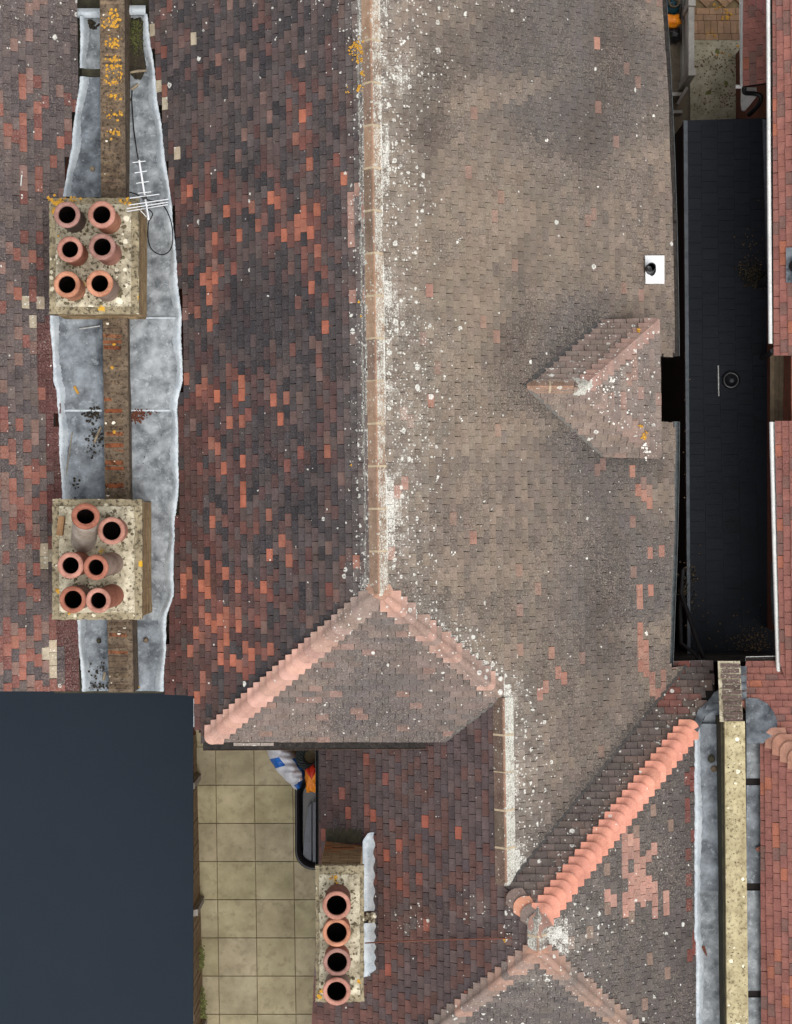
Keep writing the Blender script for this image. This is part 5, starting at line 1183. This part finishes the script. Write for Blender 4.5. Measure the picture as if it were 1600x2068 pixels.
def bag(name, label, cx_, cy_, z0, rx, ry, hz, mat, seed, extra=None, cat='bag', puff=2.4, fold=.12):
    r = random.Random(seed); c = S(cx_, cy_, z0); rows = []; n, m_ = 18, 26; k = H/F
    for i in range(n+1):
        v = -math.pi/2+math.pi*i/n; row = []
        for j in range(m_+1):
            u = 2*math.pi*(j % m_)/m_; cu, su, cv, sv = math.cos(u), math.sin(u), math.cos(v), math.sin(v)
            pw_ = lambda q, e: math.copysign(abs(q)**e, q); e = .65
            f = 1+fold*math.sin(5*u+seed+3*v)*cv+.5*fold*math.sin(11*u+2*seed-4*v)*cv+.4*fold*math.sin(7*v+seed+2*u)
            row.append(c+np.array([rx*k*pw_(cv, e)*pw_(cu, e)*f, ry*k*pw_(cv, e)*pw_(su, e)*f, hz*.5*(1+pw_(sv, .8))*(1+.5*fold*math.sin(6*u+seed)*cv)]))
        rows.append(row)
    mb = MB(); mats = [M[q] for q in (mat if isinstance(mat, (list, tuple)) else [mat])]
    mb.grid(rows)
    if extra:
        nf = 0
        for i in range(n):
            for j in range(m_): mb.m[nf] = extra(i/n, j/m_); nf += 1
    return tag(mb.build(name, mats), label, cat)
bag('rubbish_bag', 'dark teal printed plastic bag against the gutter at the top right', 1351, 20, 0, 15, 22, .55, 'bag_teal', 1)
bag('rubbish_bag', 'bright orange plastic bag between the teal bag and the black one', 1353, 48, .25, 18, 13, .35, 'bag_orange', 2)
bag('rubbish_bag', 'shiny black bag below the orange bag in the side passage', 1357, 78, 0, 13, 15, .45, 'plastic_black', 3)
bag('hi_vis_cloth', 'yellow-green high-visibility cloth beside the black bag', 1342, 72, .2, 4, 12, .2, 'hi_vis', 4, cat='cloth')
mb = MB(); mb.lathe([(.06, 0), (.08, .22), (.095, .22), (.095, .26), (.075, .26), (.06, .05), (.001, .05)], Matrix.Translation(Vector(S(1358, 10, .45))), 20); tag(mb.build('flower_pot', M['timber']), 'round brown flower pot standing beside the teal bag', 'pot')
# lean-to hip flashing, hopper, pipes
mb = MB(); mb.slab([on(1506, -2, PRP, .05), on(1562, 46, PRP, .05), on(1575, 40, PRP, .2), on(1575, -60, PRP, .2), on(1506, -60, PRP, .05)], .02, tint=(*lin(150, 98, 94), 0)); mb.build('hip_panel', M['tile_red'], right_house)
mb = MB(); mb.slab([S(1499, 222, 2.2), S(1505, 224, 2.2), S(1530, 193, 2.45), S(1528, 176, 2.5), S(1498, 176, 2.5), S(1497, 210, 2.25)], .06); mb.build('rain_hopper', M['gutter_white'], right_house)
mb = MB(); mb.tube([S(1486, 175, 2.75), S(1500, 175, 2.75)], .03, 10); mb.build('waste_pipe', M['gutter_white'], right_house)
mb = MB(); mb.tube(smooth_path([S(1504, 176, 2.8), S(1505, 187, 2.75), S(1525, 189, 2.7), S(1537, 195, 2.7), S(1532, 212, 2.6), S(1512, 232, 2.4)]), .035, 10); mb.build('downpipe', M['gutter_black'], right_house)

# ------------------------------------------------------------------ patio
pb = MB(); pb.slab([S(385, 2160, .012), S(760, 2160, .012), S(760, 1400, .012), S(385, 1400, .012)], .011); patio = tag(pb.build('patio', M['sand_joint']), kind='structure')
for j in range(-2, 8):
    for i in range(-1, 5):
        r = random.Random(j*31+i); y0 = 1586.0+77.1*j; y1 = y0+77.1
        def VX(ii, y): return 436.5+77.4*ii+(y-1586)*.0145
        xa0, xa1, xb0, xb1 = VX(i, y0), VX(i+1, y0), VX(i, y1), VX(i+1, y1)
        if i == -1: xa0, xb0 = 390, 398
        g_ = .8; zt = .05+r.uniform(-.003, .003); q = [S(xb0+g_, y1-g_, zt), S(xb1-g_, y1-g_, zt), S(xa1-g_, y0+g_, zt), S(xa0+g_, y0+g_, zt)]
        k = r.uniform(.90, 1.08); mb = MB(); mb.slab(q, .038, tint=(k, k*r.uniform(.98, 1.01), k*r.uniform(.92, 1.03), 1)); mb.build('paving_slab', M['slab'], patio)
def fx_(py): return lerp_list(py, [(1400, 394), (1600, 398), (2160, 413)])
fw = empty('timber_fence', S(399, 1800, 0), 'low weathered brown fence with pale posts along the left side of the patio', 'fence')
py = 1480
while py < 2150:
    a = S(fx_(py), py, 0); b = S(fx_(py+15), py+15, 0); r = random.Random(int(py)); hgt = 1.55+r.uniform(-.02, .02)
    mb = MB(); mb.box(((a[0]+b[0])/2, (a[1]+b[1])/2, hgt/2), (.022+.006*(int(py) % 2), abs(a[1]-b[1])-.004, hgt)); mb.build('fence_board', M['fence_wood'], fw); py += 15.4
for py in (1568, 1815, 2058):
    p = S(fx_(py), py, 0); mb = MB(); mb.box((p[0]+.03, p[1], .6), (.09, .09, 1.2)); mb.prism([(p[0]+.08, p[1]-.05, 1.2), (p[0]+.08, p[1]+.05, 1.2), (p[0]-.02, p[1]+.05, 1.26), (p[0]-.02, p[1]-.05, 1.26)], [(p[0]+.08, p[1]-.05, 1.1), (p[0]+.08, p[1]+.05, 1.1), (p[0]-.02, p[1]+.05, 1.1), (p[0]-.02, p[1]-.05, 1.1)]); mb.build('fence_post', M['fence_grey'], fw)
wd = MB(); r = random.Random(77)
for i in range(260):
    y = r.choice([1925, 1935, 1945, 2010, 2030, 2045])+r.gauss(0, 9); p = S(fx_(y)+r.gauss(1.0, 1.5), y, r.uniform(.3, 1.4)); a = r.uniform(0, 6.28); l = r.uniform(.02, .06); d_ = np.array([math.cos(a)*l, math.sin(a)*l, r.uniform(-.02, .03)]); s_ = np.array([-math.sin(a), math.cos(a), 0])*l*.3
    wd.add([p, p+d_*.5+s_, p+d_, p+d_*.5-s_], [(0, 1, 2, 3)])
tag(wd.build('weed_growth', M['grass']), 'thin green weeds growing through the fence at the bottom of the patio', 'weeds', kind='stuff')
# dark overlay rectangle left of the patio, built as a low flat roof
sh = empty('overlay_flat_roof', S(150, 1750, 0), 'smooth dark slate-grey overlay rectangle, built as a flat roof, filling the lower left corner', 'flat roof')
sz = 1.62
for i in range(4):
    xa = -80+117.5*i; xb = xa+117.5-.0
    mb = MB(); mb.slab([S(xa, 2170, sz), S(xb, 2170, sz), S(xb, 1330, sz), S(xa, 1330, sz)], .05, tint=(1, 1, 1, 1)); mb.build('overlay_sheet', M['overlay_dark'], sh)
mb = MB(); a = S(-80, 2170, sz-.06); b = S(376, 1330, sz-.06); mb.box(((a[0]+b[0])/2, (a[1]+b[1])/2, (sz-.06)/2), (b[0]-a[0], b[1]-a[1], sz-.06)); mb.build('wall', M['wall'], sh)

# black tub, sack, bags, tyre beside the wing wall
tub = empty('plastic_tub', S(630, 1680, .05), 'deep black plastic tub with rounded corners half under the eaves beside the patio', 'tub')
def rrect(x0, x1, y0, y1, rad, z, n=7):
    pts = []
    for (cx_, cy_, a0) in ((x1-rad, y1-rad, 0), (x0+rad, y1-rad, 90), (x0+rad, y0+rad, 180), (x1-rad, y0+rad, 270)):
        for k in range(n+1): a = math.radians(a0+90*k/n); pts.append(S(cx_+rad*math.cos(a), cy_+rad*math.sin(a), z))
    return pts+[pts[0]]
mb = MB(); z0 = .50
mb.grid([rrect(604, 696, 1572, 1746, 34, .06), rrect(597, 702, 1562, 1756, 36, z0-.03), rrect(596, 703, 1561, 1757, 37, z0), rrect(600, 699, 1565, 1753, 34, z0), rrect(607, 692, 1574, 1742, 30, z0-.06), rrect(612, 688, 1580, 1734, 26, .14)]); mb.add(rrect(612, 688, 1580, 1734, 26, .14)[:-1], [list(range(32))]); mb.build('tub_shell', M['plastic_black'], tub)
mb = MB(); mb.slab([S(611, 1738, .40), S(629, 1748, .40), S(629, 1622, .40), S(622, 1632, .40), S(618, 1660, .40)], .02); mb.build('lid_panel', M['plastic_slate'], tub)
mb = MB(); mb.slab([S(632, 1750, .42), S(660, 1750, .42), S(660, 1620, .42), S(632, 1620, .42)], .02); mb.build('lid_panel', M['plastic_slate'], tub)
# sack: crumpled sheet with blue ends
out_l = [(528, 1470), (535, 1505), (548, 1540), (566, 1565), (584, 1582), (598, 1597)]; out_r = [(590, 1470), (580, 1510), (594, 1525), (610, 1548), (617, 1562), (610, 1588)]
rows = []; r = random.Random(8); nI, nJ = 36, 12
for i in range(nI+1):
    t = i/nI*5; k = min(int(t), 4); f = t-k; a = np.array(out_l[k])*(1-f)+np.array(out_l[k+1])*f; b = np.array(out_r[k])*(1-f)+np.array(out_r[k+1])*f; row = []
    for j in range(nJ+1):
        s_ = j/nJ; p = a*(1-s_)+b*s_; bulge = math.sin(math.pi*s_)**.6; row.append(S(p[0]+1.0*math.sin(i*.9+j), p[1], .42+.22*bulge+.045*math.sin(i*.55+s_*4.2)*bulge+.03*math.sin(i*1.3-s_*9)*bulge))
    rows.append(row)
mb = MB(); mb.grid(rows, flip=True)
nf = 0
for i in range(nI):
    for j in range(nJ):
        u = i/nI; s_ = j/nJ; blue = (u > .88 and .12 < s_ < .9) or (.36 < u < .50 and s_ < .38) or (s_ > .80 and u > .42)
        mb.m[nf] = 1 if blue else 0; nf += 1
low = [[p-np.array([0, 0, .3]) for p in (q[0], q[-1])] for q in rows]
mb.grid([[q[0], l[0]] for q, l in zip(rows, low)]); mb.grid([[q[-1], l[1]] for q, l in zip(rows, low)], flip=True); mb.grid([[a, b] for a, b in zip(rows[-1], [low[-1][0]*(1-j/nJ)+low[-1][1]*j/nJ for j in range(nJ+1)])])
tag(mb.build('plastic_sack', [M['sack_white'], M['sack_blue']]), 'crumpled white plastic sack with blue bands hanging over the black tub', 'sack')
bag('plastic_bag', 'orange and red plastic bag lying in the black tub next to the white sack', 631, 1570, .45, 13, 27, .3, ('bag_orange', 'bag_red'), 6, extra=lambda v, u: 1 if .10 < u < .42 and v > .3 else 0)
mb = MB(); c = S(628, 1528, .58); rows = []
for i in range(41):
    a = 2*math.pi*i/40; rows.append([c+np.array([(.17+.07*math.cos(b*2*math.pi/14))*math.cos(a), (.17+.07*math.cos(b*2*math.pi/14))*math.sin(a), .07*math.sin(b*2*math.pi/14)+(.012 if (i+b) % 2 else 0)]) for b in range(15)])
mb.grid(rows, smooth=False); tag(mb.build('tyre', M['rubber']), 'small dark tyre with pale patterned tread beside the white sack', 'tyre')
